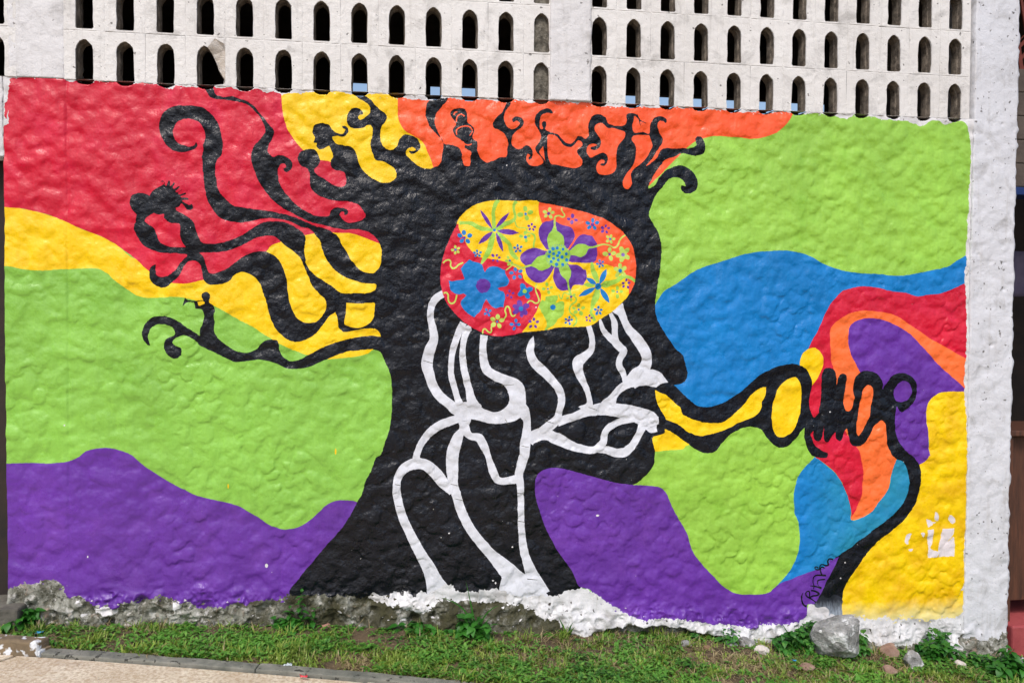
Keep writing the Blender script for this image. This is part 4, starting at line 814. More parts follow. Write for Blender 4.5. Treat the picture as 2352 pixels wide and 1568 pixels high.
# ------------------------------------------------------------------ vent blocks
MAT['mortar'] = simple('rough_grey_mortar', rgb(70, 66, 58), rgb(140, 134, 122), 22, .95, .012, 45)
MAT['broken'] = simple('broken_block_face', rgb(186, 174, 160), rgb(212, 206, 200), 25, .95, .012, 50)
def vent_mesh(seed, broken=False, low=False):
    r = np.random.default_rng(seed)
    w = .0440; zb = .0075 if low else .0
    R = [(w*(.97 if low else .88), zb), (w, zb+.008), (w*.99, .05), (w, .10), (w*.98, .160), (w*.87, .183), (w*.54, .203), (w*.15, .214)]
    if broken: R = [(.048, .0085), (.062, .010), (.094, .012), (.097, .045), (.080, .068), (.064, .092), (.054, .130), (.034, .170), (.012, .205)]
    Lh = [(-a, c) for a, c in [(w*(.97 if low else .88), zb), (w, zb+.008), (w*.99, .05), (w, .10), (w*.98, .160), (w*.87, .183), (w*.54, .203), (w*.15, .214)]][::-1]
    O = np.array(R+Lh); O += r.normal(0, .0011, O.shape)*np.array([1, 0 if False else 1]); O[:, 1] = np.maximum(O[:, 1], zb-.001); n = len(O)
    x0, x1, z0, z1 = -.1, .1, (.0045 if low else -.012), .258
    rect = [(x, z0) for x in np.linspace(x0, x1, 8, endpoint=False)]+[(x1, z) for z in np.linspace(z0, z1, 9, endpoint=False)]+[(x, z1) for x in np.linspace(x1, x0, 8, endpoint=False)]+[(x0, z) for z in np.linspace(z1, z0, 9, endpoint=False)]
    rect = np.array(rect); m = len(rect)
    inner = rect*np.array([.965, 1])+0; cx_, cz_ = 0, .123
    inner = np.stack([cx_+(rect[:, 0]-cx_)*.962, cz_+(rect[:, 1]-cz_)*.972], 1)
    pts = [Vector(p) for p in np.concatenate([rect, inner, O]).tolist()]
    E_ = [(i, (i+1) % m) for i in range(m)]+[(m+i, m+(i+1) % m) for i in range(m)]+[(2*m+i, 2*m+(i+1) % n) for i in range(n)]
    v2, _, f2, _, _, _ = delaunay_2d_cdt(pts, E_, [], 0, 1e-6, False)
    P = np.array([tuple(v) for v in v2])
    def inp(c):
        s = False
        for i in range(n):
            a, b_ = O[i], O[(i+1) % n]
            if (a[1] > c[1]) != (b_[1] > c[1]) and c[0] < a[0]+(c[1]-a[1])*(b_[0]-a[0])/(b_[1]-a[1]): s = not s
        return s
    V = []
    for x, z in P:
        edge = (abs(abs(x)-.1) < 1e-4) or abs(z-z0) < 1e-4 or abs(z-z1) < 1e-4
        side = abs(abs(x)-.1) < 1e-4
        V.append((x, ((.0002+abs(r.normal(0, .0004))) if side else .0008+abs(r.normal(0, .0012))) if edge else r.normal(0, .0006)-.0005, z))
    Fc = []; mi = []
    for f in f2:
        c = P[list(f)].mean(0)
        if inp(c) or (low and c[1] < .0079 and abs(c[0]) < .0432): continue
        a = P[f[1]]-P[f[0]]; b_ = P[f[2]]-P[f[0]]
        f = tuple(f) if a[0]*b_[1]-a[1]*b_[0] > 0 else tuple(f)[::-1]
        Fc.append(f)
        mi.append(2 if (broken and c[0] > .035 and c[1] > .02 and c[1] < .235 and c[0] < .0985) else 0)
    if broken:
        for k in range(len(V)):
            x, y, z = V[k]
            if .03 < x < .097 and .02 < z < .225: V[k] = (x, y+.022, z)
    # passage through the block: outer lip, step, inner throat
    ringbase = len(V); oc = O.mean(0)
    for (yy, sc_) in ((.0, 1.0), (.006, .985), (.036, .975), (.042, .90), (.086, .86), (.089, 1.0)):
        for k in range(n):
            p = oc+(O[k]-oc)*np.array([sc_, 1-(1-sc_)*.45])+r.normal(0, .0006, 2)*(yy > 0)
            V.append((p[0], yy+(.022 if broken and yy == 0 and O[k][0] > .03 and O[k][1] > .02 else 0)-(.0005 if yy == 0 else 0), p[1]))
    for a in range(5):
        for k in range(n):
            k2 = (k+1) % n; A = ringbase+a*n
            q = (A+k, A+k2, A+n+k2, A+n+k)
            Fc += [(q[0], q[2], q[1]), (q[0], q[3], q[2])]; mi += [0 if a == 0 else 1]*2
    # back face ring
    return mesh_np('vent_block', np.array(V), np.array(Fc), [MAT['white_block'], MAT['jamb'], MAT['broken']], mi, smooth=False)
MAT['white_block'] = mk_white('whitewashed_block', base=(228, 225, 222), dirt_and_pits=.9, worldpos=True)
VM = [vent_mesh(s) for s in range(9)]; VLOW = [vent_mesh(20+s, low=True) for s in range(9)]; VBRK = vent_mesh(99, True, low=True)
def fill_mesh():
    n = 10; V = []; Fc = []
    r = np.random.default_rng(4)
    for j in range(n):
        for i in range(6):
            V.append((-.045+.09*i/5, .030+r.normal(0, .004), -.005+.225*j/(n-1)))
    for j in range(n-1):
        for i in range(5):
            a = j*6+i; Fc.append((a, a+1, a+7, a+6))
    return mesh_np('mortar_fill', V, Fc, MAT['mortar'])
FILL = fill_mesh()
cols = [(i*.2, i) for i in range(13)]+[(2.7315+j*.2, 20+j) for j in range(12)]+[(-.427-.2*j, 40+j) for j in range(5)]
for x, i in cols:
    for k in range(4):
        me = VBRK if (i == 3 and k == 0) else (VLOW if k == 0 else VM)[rng.integers(0, 9)]
        o = mobj('vent_block', me, wall)
        o.location = (x-2.3, rng.normal(0, .0005), 3.0+.27*k+rng.normal(0, .0005))
        if me is not VBRK:
            o.scale = (1, 1, 1)
            o.rotation_euler = (0, rng.normal(0, .002), 0)
        if me is VBRK: o['label'] = 'broken vent block with a wide ragged hole'
        if i == 12 and k < 3:
            f = mobj('mortar_fill', FILL, o); o['label'] = 'vent block whose opening is stopped up with grey mortar'
# ------------------------------------------------------------------ the dim shed behind the grille
MAT['dark'] = simple('dark_brown_interior_timber', rgb(52, 42, 36), rgb(34, 30, 30), 6, .9, 0)  # mottled dark brown for the interior faces of shed and shop
def box(V, Fc, x0, x1, y0, y1, z0, z1):
    n = len(V)
    V += [(x0, y0, z0), (x1, y0, z0), (x1, y1, z0), (x0, y1, z0), (x0, y0, z1), (x1, y0, z1), (x1, y1, z1), (x0, y1, z1)]
    for f in ((0, 3, 2, 1), (4, 5, 6, 7), (0, 1, 5, 4), (1, 2, 6, 5), (2, 3, 7, 6), (3, 0, 4, 7)): Fc.append(tuple(n+a for a in f))
def boxobj(name, boxes, mat, parent=None, bevel=0, off=(0, 0, 0), **kw):
    V = []; Fc = []
    for b_ in boxes: box(V, Fc, *b_)
    V = np.array(V)-np.array(off)
    me = mesh_np(name, V, Fc, mat, smooth=False); o = mobj(name, me, parent, **kw)
    if bevel:
        md = o.modifiers.new('bevel', 'BEVEL'); md.width = bevel; md.segments = 2
    return o
room = empty('shed', (2.3, 2.5, 0), 'dark shed interior seen through the openings of the wall grille', 'shed')
O_ = (2.3, 2.5, 0)
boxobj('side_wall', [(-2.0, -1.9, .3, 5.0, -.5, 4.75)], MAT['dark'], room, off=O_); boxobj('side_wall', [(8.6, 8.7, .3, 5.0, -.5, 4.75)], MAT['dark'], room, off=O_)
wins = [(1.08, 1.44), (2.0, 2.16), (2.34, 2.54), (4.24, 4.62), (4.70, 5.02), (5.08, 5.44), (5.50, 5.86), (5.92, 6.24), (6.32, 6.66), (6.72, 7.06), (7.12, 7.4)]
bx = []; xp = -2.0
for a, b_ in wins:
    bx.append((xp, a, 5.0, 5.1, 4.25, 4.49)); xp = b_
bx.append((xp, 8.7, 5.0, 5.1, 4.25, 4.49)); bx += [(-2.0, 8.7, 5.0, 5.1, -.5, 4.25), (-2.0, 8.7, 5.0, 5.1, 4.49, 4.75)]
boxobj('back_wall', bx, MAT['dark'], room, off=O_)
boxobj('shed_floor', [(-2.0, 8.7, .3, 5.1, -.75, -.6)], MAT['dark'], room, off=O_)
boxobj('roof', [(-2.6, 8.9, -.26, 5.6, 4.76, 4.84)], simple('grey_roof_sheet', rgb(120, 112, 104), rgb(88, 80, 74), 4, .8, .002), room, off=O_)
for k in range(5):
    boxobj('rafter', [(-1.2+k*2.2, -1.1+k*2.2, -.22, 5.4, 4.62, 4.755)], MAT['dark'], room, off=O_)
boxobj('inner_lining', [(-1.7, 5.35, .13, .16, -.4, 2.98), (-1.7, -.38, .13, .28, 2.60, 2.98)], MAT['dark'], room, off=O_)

# ------------------------------------------------------------------ what stands left and right of the wall
MAT['brownwood'] = simple('dark_brown_wood', rgb(40, 22, 16), rgb(64, 36, 26), 3, .6, .004, 4, stretch=(14, 14, 1.2))
MAT['brownwood2'] = simple('worn_brown_wood', rgb(62, 38, 28), rgb(98, 60, 42), 3, .6, .004, 4, stretch=(14, 14, 1.2))
MAT['greyblock'] = simple('grey_cement_block', rgb(70, 61, 55), rgb(92, 82, 74), 7, .9, .004, 50)  # albedo lowered so the shade on these blocks is in the colour
MAT['redoxide'] = simple('red_oxide_paint', rgb(150, 62, 66), rgb(176, 84, 84), 5, .6, .003, 30)
MAT['bluepaint'] = simple('deep_blue_paint', rgb(4, 36, 92), rgb(8, 48, 108), 5, .5, .001)
MAT['lattice'] = simple('rust_red_lattice', rgb(112, 46, 30), rgb(80, 30, 20), 6, .7, .002)
dl = empty('wooden_door', (-.7, .1, 0), 'dark brown plank door in shade at the left edge of the wall', 'door')
for k in range(4):
    boxobj('plank', [(-1.14+k*.185, -1.14+k*.185+.181, .33, .365, .16, 2.595)], MAT['brownwood'], dl, bevel=.003, off=(-.7, .1, 0))
boxobj('door_frame', [(-.402, -.394, .02, .32, .16, 2.598)], MAT['brownwood'], dl, off=(-.7, .1, 0))
nb = empty('neighbour_shop', (5.9, .3, -.3), 'brown timber shop front with red plinth right of the white pillar', 'shop front')
NO = (5.9, .3, -.3)
def zy(t, x, y, yp): return wall_pt(t, x, y, yp)[1]
YP = .16
zt = zy('T20', 2340, 475, YP); zb = zy('T20', 2340, 1290, YP); zb2 = zy('T20', 2340, 1345, YP)
nr = 5; bh = (zt-zb)/nr
for r_ in range(nr):
    for c_ in range(4):
        xo = 5.36+c_*.40-(.2 if r_ % 2 else 0)
        xa, xb = max(5.36, xo), xo+.394
        boxobj('cement_block', [(xa, xb, YP, YP+.18, zb+r_*bh+.004, zb+(r_+1)*bh)], MAT['greyblock'], nb, bevel=.006, off=NO)
boxobj('mortar_bed', [(5.355, 6.9, YP+.008, YP+.17, zb, zt)], MAT['mortar'], nb, off=NO)
boxobj('lintel', [(5.352, 6.9, YP-.02, YP+.15, zb2, zb-.003)], MAT['bluepaint'], nb, bevel=.003, off=NO, label='deep blue painted lintel')
lt = [];
V = []; Fc = []
for k in range(26):                                   # crossed laths of the lattice
    for s in (-1, 1):
        xc = 5.3+k*.085; h = 4.72-zt
        n = len(V); w_ = .014; yy = YP+.05+(.012 if s > 0 else 0)
        xa, xb = (xc, xc+h) if s > 0 else (xc, xc-h)
        for (dx, dz, xx) in ((-w_, 0, xa), (w_, 0, xa), (w_, 0, xb), (-w_, 0, xb)):
            zz = zt if xx == xa else 4.72
            V += [(min(max(xx+dx, 5.352), 7.5), yy, zz)]
        for (dx, dz, xx) in ((-w_, 0, xa), (w_, 0, xa), (w_, 0, xb), (-w_, 0, xb)):
            zz = zt if xx == xa else 4.72
            V += [(min(max(xx+dx, 5.352), 7.5), yy+.01, zz)]
        for f in ((0, 1, 2, 3), (7, 6, 5, 4), (0, 4, 5, 1), (1, 5, 6, 2), (2, 6, 7, 3), (3, 7, 4, 0)): Fc.append(tuple(n+a for a in f))
mobj('lattice', mesh_np('lattice', np.array(V)-np.array(NO), Fc, MAT['lattice'], smooth=False), nb, kind='stuff')
zs_ = zy('T21', 2330, 1425, .1)                      # top of the boarded counter
zl = zy('T22', 2320, 1000, .1); zp = zy('T22', 2260, 1168, .03)
boxobj('corner_post', [(5.358, 5.418, .05, .12, zp, zs_)], MAT['brownwood2'], nb, bevel=.005, off=NO)
for k in range(6):
    boxobj('board', [(5.432+k*.17, 5.432+k*.17+.165, .11, .14, zl, zs_-.012)], MAT['brownwood2'], nb, bevel=.004, off=NO)
boxobj('counter_top', [(5.358, 6.9, .03, .5, zs_, zs_+.035)], MAT['brownwood2'], nb, bevel=.005, off=NO)
zpt = zy('T22', 2300, 1172, -.02)
boxobj('plinth', [(5.372, 6.9, -.03, .5, -.6, zpt)], MAT['redoxide'], nb, bevel=.012, off=NO, label='red painted plinth')
boxobj('interior_wall', [(5.36, 7.6, 2.2, 2.3, -.5, 4.75)], MAT['dark'], nb, off=NO)
cl = []
# a grey-mauve cloth simplified from an unclear cloth and arm in the dim opening
zc1 = zy('T21', 2320, 162, .75); zc0 = zy('T21', 2320, 470, .75)
def cloth():
    V = []; Fc = []; nx = 30; nz = 8
    for j in range(nz):
        for i in range(nx):
            V.append((5.55+i*.03, .75+.012*math.sin(i*1.3)+.004*j, zc1+(zc0-zc1)*j/(nz-1)+.006*math.sin(i*.7)*(j > 5)))
    for j in range(nz-1):
        for i in range(nx-1):
            a = j*nx+i; Fc.append((a, a+nx, a+nx+1, a+1))
    o = mobj('hanging_cloth', mesh_np('hanging_cloth', V, Fc, simple('mauve_grey_cloth', rgb(108, 100, 122), rgb(84, 78, 104), 9, .9, .002)), label='grey mauve cloth hanging in the dark shop opening beside the pillar', cat='cloth')
    md = o.modifiers.new('thick', 'SOLIDIFY'); md.thickness = .006
cloth()
# ------------------------------------------------------------------ ground, kerb, pavement
MAT['soil'] = simple('brown_soil', rgb(70, 58, 42), rgb(112, 94, 70), 9, .95, .02, 35, spots=(rgb(140, 124, 92), 60, .62))
MAT['kerb'] = simple('grey_kerb_concrete', rgb(98, 100, 92), rgb(142, 140, 130), 9, .9, .006, 60, spots=(rgb(56, 56, 50), 25, .60))
def mk_pave():
    m, nt, p = newmat('exposed_aggregate_paving'); b = NB(nt)
    c = b.mix(b.ramp(b.noise(5, 5, .7), [(.35, 0.0), (.65, 1.0)]), rgb(190, 172, 148), rgb(222, 210, 190))
    c = b.mix(b.ramp(b.noise(60, 4, .6), [(.42, .55), (.55, 0.0)]), c, rgb(160, 132, 100))
    v = nt.nodes.new('ShaderNodeTexVoronoi'); v.inputs['Scale'].default_value = 75; nt.links.new(b.tc, v.inputs['Vector'])
    sp_ = b.ramp(v.outputs['Distance'], [(.16, 1.0), (.24, 0.0)])
    gate = b.ramp(b.noise(30, 2), [(.5, 0.0), (.58, 1.0)])
    c = b.mix(b.math('MULTIPLY', sp_, gate), c, rgb(240, 232, 216))
    c = b.mix(b.ramp(b.noise(3.1, 5, .7), [(.60, 0.0), (.72, .55)]), c, rgb(120, 104, 88))
    setin(nt, p, 'Base Color', c); setin(nt, p, 'Roughness', .85)
    setin(nt, p, 'Normal', b.bump(b.math('ADD', b.noise(55, 4), b.math('MULTIPLY', sp_, .5)), .006)); return m
MAT['pave'] = mk_pave()
KA = np.array(ground_pt('G0', 640, 1130)[:2]); KB = np.array(ground_pt('G1', 1000, 1060)[:2])
KD = (KB-KA)/np.linalg.norm(KB-KA); KN = np.array([KD[1], -KD[0]])      # towards the street
PA = np.array(ground_pt('G0', 640, 1215)[:2]); kw = float((PA-KA)@KN)
def kp(s, n): return KA+KD*s+KN*n
def gsheet():
    V = []; Fc = []
    xs = np.concatenate([[-400, -60, -12, -5, -3], np.arange(-2.6, 7.6, .04), [8, 9, 14, 60, 400]])
    ys = np.concatenate([[-400, -60, -14, -6, -4, -3], np.arange(-2.4, .5, .04), [.6, 2, 6, 20, 80, 400]])
    X, Y = np.meshgrid(xs, ys)
    Z = zg(X) + 0.0
    r = np.random.default_rng(5)
    near = ((X > -2.5) & (X < 7.5) & (Y > -2.3) & (Y < .45))
    g = r.standard_normal(X.shape); g = (g+np.roll(g, 1, 0)+np.roll(g, 1, 1)+np.roll(g, -1, 0)+np.roll(g, -1, 1))/5
    Z = Z+np.where(near, g*.012, 0)
    side = (X-KA[0])*KN[0]+(Y-KA[1])*KN[1]
    Z = np.where(side > -.01, np.where(side < 3.5, Z-.06-np.abs(g*.0)*0, Z-.03), Z)
    Z = np.where((side < 0) & near, Z+.02*np.clip(1-np.abs(Y+.08)/.25, 0, 1), Z)
    Z = np.where(Y > .3, Z-.05, Z)
    id_ = np.arange(X.size).reshape(X.shape)
    q = np.stack([id_[:-1, :-1].ravel(), id_[:-1, 1:].ravel(), id_[1:, 1:].ravel(), id_[1:, :-1].ravel()], 1)
    mobj('ground', mesh_np('ground', np.stack([X.ravel(), Y.ravel(), Z.ravel()], 1), q, MAT['soil']), kind='structure')
gsheet()
def prism(name, pts, z_off0, z_off1, mat, parent=None, bevel=0, res=.06, jit=0.0, **kw):
    """polygon footprint (quad) given in ground xy, top following the slope"""
    P = [np.array(p) for p in pts]; n0 = max(1, int(np.linalg.norm(P[1]-P[0])/res)); n1 = max(1, int(np.linalg.norm(P[3]-P[0])/res))
    r = np.random.default_rng(int(abs(P[0][0])*100)+1)
    V = []; Fc = []
    for j in range(n1+1):
        for i in range(n0+1):
            a, b_ = i/n0, j/n1
            p = (P[0]*(1-a)+P[1]*a)*(1-b_)+(P[3]*(1-a)+P[2]*a)*b_
            V.append((p[0]+r.normal(0, jit), p[1]+r.normal(0, jit), float(zg(p[0]))+z_off1+r.normal(0, jit)))
    top = len(V)
    V += [(x, y, float(zg(x))+z_off0) for x, y, z in V]
    w = n0+1
    for j in range(n1):
        for i in range(n0):
            a = j*w+i; Fc.append((a, a+1, a+w+1, a+w))
    ring = [i for i in range(w)]+[j*w+n0 for j in range(1, n1+1)]+[n1*w+i for i in range(n0-1, -1, -1)]+[j*w for j in range(n1-1, 0, -1)]
    for k in range(len(ring)):
        a, b_ = ring[k], ring[(k+1) % len(ring)]; Fc.append((a, a+top, b_+top, b_))
    me = mesh_np(name, V, Fc, mat, smooth=False)
    # make sure the normals point out
    bm = bmesh.new(); bm.from_mesh(me); bmesh.ops.recalc_face_normals(bm, faces=bm.faces); bm.to_mesh(me); bm.free()
    o = mobj(name, me, parent, **kw)
    if bevel:
        md = o.modifiers.new('bevel', 'BEVEL'); md.width = bevel; md.segments = 2; md.limit_method = 'ANGLE'
    return o
kerb = add(bpy.data.objects.new('kerb', None), kind='structure')
s0 = 0.0
for L in (1.05, .98, 1.1, 1.0, 1.05, 1.0):
    prism('kerb_section', [kp(s0+.004, 0), kp(s0+L-.004, 0), kp(s0+L-.004, kw), kp(s0+.004, kw)], -.15, .012+rng.normal(0, .002), MAT['kerb'], kerb, bevel=.006, jit=.0015)
    s0 += L
# pavement slabs
pave = add(bpy.data.objects.new('pavement', None), kind='structure')
JA = np.array(ground_pt('G0', 190, 1205)[:2]); sj = float((JA-KA)@KD)
edges_s = [sj-3.0, sj-1.5, sj, sj+1.7, sj+3.4, sj+5.1, sj+6.8]
for a, b_ in zip(edges_s[:-1], edges_s[1:]):
    for c_ in range(2):
        n0, n1 = kw+.004+c_*1.6, kw+1.6+c_*1.6-.006
        # joints lean a little, as in the photo
        sh = -.45*1.0
        prism('paving_slab', [kp(a+.010+sh*(n0-kw), n0), kp(b_-.008+sh*(n0-kw), n0), kp(b_-.008+sh*(n1-kw), n1), kp(a+.010+sh*(n1-kw), n1)], -.12, -.006+rng.normal(0, .002), MAT['pave'], pave, bevel=.006, res=.2)
# broken kerb stone with flaking white paint, and the concrete step box behind it
MAT['kerbpaint'] = simple('flaking_painted_kerb', rgb(104, 92, 74), rgb(140, 120, 92), 9, .9, .008, 50, spots=(rgb(222, 226, 230), 14, .56))
a0 = np.array(ground_pt('G0', 0, 1180)[:2]); a1 = np.array(ground_pt('G0', 480, 1205)[:2]); dd = (a1-a0)/np.linalg.norm(a1-a0); nn = np.array([-dd[1], dd[0]])
prism('kerb_stone', [a0-dd*.8, a1, a1+nn*.09+dd*.02, a0-dd*.8+nn*.09], -.2, .062, MAT['kerbpaint'], None, bevel=.012, jit=.003, label='broken kerb stone with flaking white paint at the left corner', cat='kerb stone')
MAT['darkcon'] = simple('blackened_concrete', rgb(64, 62, 56), rgb(118, 114, 104), 8, .9, .008, 40)
b1 = np.array(ground_pt('G0', 232, 950)[:2])
prism('concrete_step', [b1+np.array([-.9, 0]), b1, b1+np.array([.01, .28]), b1+np.array([-.9, .28])], -.2, .135, MAT['darkcon'], None, bevel=.012, jit=.002, label='weathered dark concrete step at the far left of the grass', cat='step')
a2 = kp(.0, 0); prism('kerb_fragment', [a1+dd*.012, kp(-.01, kw), kp(-.01, -.01), a1+nn*.07+dd*.03], -.15, .02, MAT['kerbpaint'], None, bevel=.006, jit=.003, label='small crumbled kerb fragment beside the painted kerb stone', cat='kerb stone')

# ------------------------------------------------------------------ stones
MAT['rock'] = simple('grey_limestone', rgb(108, 107, 104), rgb(184, 183, 182), 11, .9, .03, 22, spots=(rgb(216, 216, 216), 12, .54))
MAT['pinkrock'] = simple('pinkish_stone', rgb(128, 98, 84), rgb(168, 142, 126), 9, .9, .006, 40)
MAT['palerock'] = simple('pale_stone', rgb(190, 180, 172), rgb(222, 214, 208), 12, .9, .006, 40)
MAT['brownrock'] = simple('brown_stone', rgb(118, 92, 68), rgb(150, 122, 94), 9, .9, .006, 40)
def rock(tile, x, y, wpx, hr, mat, label, seed, rough=.10, planes=7, depth=.8, sink=.25, cat='stone', name='stone', back=0.0, group=None):
    """x,y: foot of the stone in the photo, wpx: its width there"""
    gx, gy, gz = ground_pt(tile, x, y); g2 = ground_pt(tile, x+wpx, y); w = math.hypot(g2[0]-gx, g2[1]-gy)
    r = np.random.default_rng(seed)
    bm = bmesh.new(); bmesh.ops.create_icosphere(bm, subdivisions=5 if w > .2 else 4 if w > .12 else 3, radius=1.0)
    N = r.standard_normal((planes, 3)); N /= np.linalg.norm(N, axis=1)[:, None]; D = r.uniform(.60, .90, planes)
    K = r.standard_normal((5, 3))*2.2; Kp = r.uniform(0, 6, 5); K2 = r.standard_normal((6, 3))*6; K2p = r.uniform(0, 6, 6)
    for v in bm.verts:
        p = np.array(v.co)
        for n_, d_ in zip(N, D):
            e = p@n_-d_
            if e > 0: p = p-n_*e*.9
        f = 1+rough*sum(math.sin(p@k+q) for k, q in zip(K, Kp))/2.5+rough*.28*sum(math.sin(p@k+q) for k, q in zip(K2, K2p))/2.5
        v.co = Vector(p*f)
    if w > .12:
        for v in bm.verts:
            p = np.array(v.co); q = p*9+seed; m_ = abs(math.sin(q[0]+1.3*math.sin(q[1]*1.7)+.8*math.sin(q[2]*2.3)))
            v.co = Vector(p*(1-.045*(m_ < .3)*(1-m_/.3)+.012*math.sin(q[0]*3.1+q[2]*4.7)*math.sin(q[1]*5.3)))
    co = np.array([v.co[:] for v in bm.verts]); ex = co.max(0)-co.min(0); mid = (co.max(0)+co.min(0))/2
    for v in bm.verts:
        q = (np.array(v.co)-mid)/ex
        v.co = Vector((q[0]*w, q[1]*w*depth, (q[2]+.5)*w*hr*(1+sink)-w*hr*sink))
    group = group or ('loose stones at the wall foot' if cat == 'stone' else None)
    me = bpy.data.meshes.new(name); bm.to_mesh(me); bm.free(); me.materials.append(mat)
    for p_ in me.polygons: p_.use_smooth = w > .12
    o = mobj(name, me, None, label=label, cat=cat, group=group)
    cy2 = gy+w*depth*.22+back; cx2 = gx+(cy2-gy)*(gx-CAM[0])/(gy-CAM[1])
    o.location = (cx2, cy2, float(zg(cx2))); return o
rock('T22', 1052, 1432, 305, .86, MAT['rock'], 'big rounded grey boulder standing against the foot of the white base', 3, rough=.07, planes=10, depth=.75, cat='boulder', name='boulder', sink=.06)
rock('G2', 582, 455, 92, .62, MAT['palerock'], 'smooth pale oval stone in the grass left of the boulder', 21)
rock('G2', 375, 408, 88, .55, MAT['rock'], 'grey stone leftmost of the pair under the white overhang', 22)
rock('G2', 482, 412, 108, .62, MAT['rock'], 'broad grey stone right of its twin under the white overhang', 23)
rock('G2', 66, 412, 84, .60, MAT['rock'], 'grey stone lying below the dark hollow of the wall', 24)
rock('G2', 213, 428, 60, .6, MAT['brownrock'], 'small brown stone half hidden in grass below the hollow', 25)
rock('G2', 1605, 552, 100, 1.0, MAT['rock'], 'knobbly light grey stone in the grass below the yellow field', 26, rough=.16)
rock('G2', 1446, 596, 84, .72, MAT['pinkrock'], 'pinkish stone near the bottom of the grass', 27)
rock('G2', 1432, 478, 112, .72, MAT['pinkrock'], 'pale brown stone between boulder and knobbly grey stone', 28)
rock('G2', 1922, 548, 62, .75, MAT['palerock'], 'small white stone among the weeds at the right', 29)
rock('G2', 1862, 520, 40, .9, MAT['palerock'], 'tiny white stone beside the small white stone at the right', 39)
rock('G2', 890, 562, 92, .42, MAT['pinkrock'], 'flat pink stone in the grass in front of the boulder', 30)
rock('G2', 1240, 396, 30, 1.1, MAT['pinkrock'], 'tiny pinkish pebble touching the right side of the boulder', 31)
rock('G2', 1655, 400, 130, .62, MAT['rock'], 'grey rubble stone leaning on the white base below the yellow field', 32, rough=.12)
rock('G2', 1362, 602, 38, .5, MAT['palerock'], 'white chip at the bottom of the grass', 33)
rock('G2', 2320, 548, 110, .5, MAT['rock'], 'grey stone at the foot of the red plinth', 34)
rock('G1', 442, 642, 190, .34, MAT['redoxide2'] if 'redoxide2' in MAT else simple('faded_brick', rgb(150, 104, 92), rgb(182, 140, 126), 8, .9, .006, 40), 'broken pink brick lying against the footing below the black tree', 35, rough=.05, planes=12, cat='brick', name='brick_fragment')
rock('G1', 155, 640, 110, .5, MAT['brownrock'], 'brown stone left of the broken pink brick', 36)
rock('G1', 1765, 662, 72, .6, MAT['palerock'], 'pale stone under the tall grass weed', 37)
rock('G1', 1665, 655, 80, .35, MAT['palerock'], 'flat pale flake left of the pale stone under the grass weed', 38)
rock('G1', 2265, 652, 90, .4, MAT['pinkrock'], 'pale pink flake below the white root end', 40)
rock('G0', 1365, 905, 120, .5, MAT['palerock'], 'pale stone at the foot of the violet hills', 41, rough=.14)
rock('G0', 1650, 870, 90, .9, MAT['palerock'], 'upright pale rubble stone at the foot of the violet hills', 42, rough=.14)
# litter
def scrap(tile, x, y, wpx, col, label, up=.012):
    gx, gy, gz = ground_pt(tile, x, y); g2 = ground_pt(tile, x+wpx, y); w = math.hypot(g2[0]-gx, g2[1]-gy); r = np.random.default_rng(int(x))
    V = []; Fc = []
    for j in range(4):
        for i in range(5):
            V.append((w*(i/4-.5)+r.normal(0, w*.05), w*.6*(j/3-.5)+r.normal(0, w*.05), up+abs(r.normal(0, w*.14))))
    for j in range(3):
        for i in range(4):
            a = j*5+i; Fc.append((a, a+1, a+6, a+5))
    o = mobj('litter', mesh_np('litter', V, Fc, simple('litter_'+str(int(x)), col, col, 8, .5, 0)), label=label, cat='litter')
    o.location = (gx, gy, float(zg(gx))); md = o.modifiers.new('thick', 'SOLIDIFY'); md.thickness = .0015
scrap('G1', 268, 1092, 70, rgb(228, 70, 80), 'crumpled pink scrap on the pavement edge')
scrap('G1', 120, 985, 80, rgb(205, 215, 220), 'white plastic scrap on the kerb edge')
scrap('G0', 512, 985, 85, rgb(60, 150, 190), 'crumpled blue wrapper beside the painted kerb stone', up=.03)
scrap('G2', 806, 524, 22, rgb(50, 150, 205), 'tiny blue scrap in the grass left of the flat pink stone', up=.03)
# ------------------------------------------------------------------ grass, ground cover, weeds
def leafmat(name, c1, c2, c3=None):
    m, nt, p = newmat(name); b = NB(nt)
    c = b.mix(b.ramp(b.noise(3.0, 3), [(.35, 0.0), (.65, 1.0)]), c1, c2)
    if c3 is not None: c = b.mix(b.ramp(b.noise(45, 2), [(.5, 0.0), (.62, .8)]), c, c3)
    setin(nt, p, 'Base Color', c); setin(nt, p, 'Roughness', .5)
    tr = nt.nodes.new('ShaderNodeBsdfTranslucent'); setin(nt, tr, 'Color', c)
    mx = nt.nodes.new('ShaderNodeMixShader'); mx.inputs[0].default_value = .3
    out = [n for n in nt.nodes if n.type == 'OUTPUT_MATERIAL'][0]
    nt.links.new(p.outputs[0], mx.inputs[1]); nt.links.new(tr.outputs[0], mx.inputs[2]); nt.links.new(mx.outputs[0], out.inputs[0])
    return m
MAT['grassA'] = leafmat('grass_green', rgb(90, 122, 36), rgb(138, 164, 62), rgb(170, 184, 92))
MAT['grassB'] = leafmat('clover_green', rgb(58, 112, 36), rgb(96, 154, 54), rgb(130, 176, 76))
MAT['straw'] = leafmat('dry_straw', rgb(150, 134, 96), rgb(186, 170, 130), rgb(120, 100, 70))
MAT['weed'] = leafmat('weed_green', rgb(38, 98, 28), rgb(66, 134, 42))
MAT['weeddark'] = leafmat('dark_weed_green', rgb(36, 92, 30), rgb(70, 138, 48), rgb(100, 156, 60))
r6 = np.random.default_rng(61)
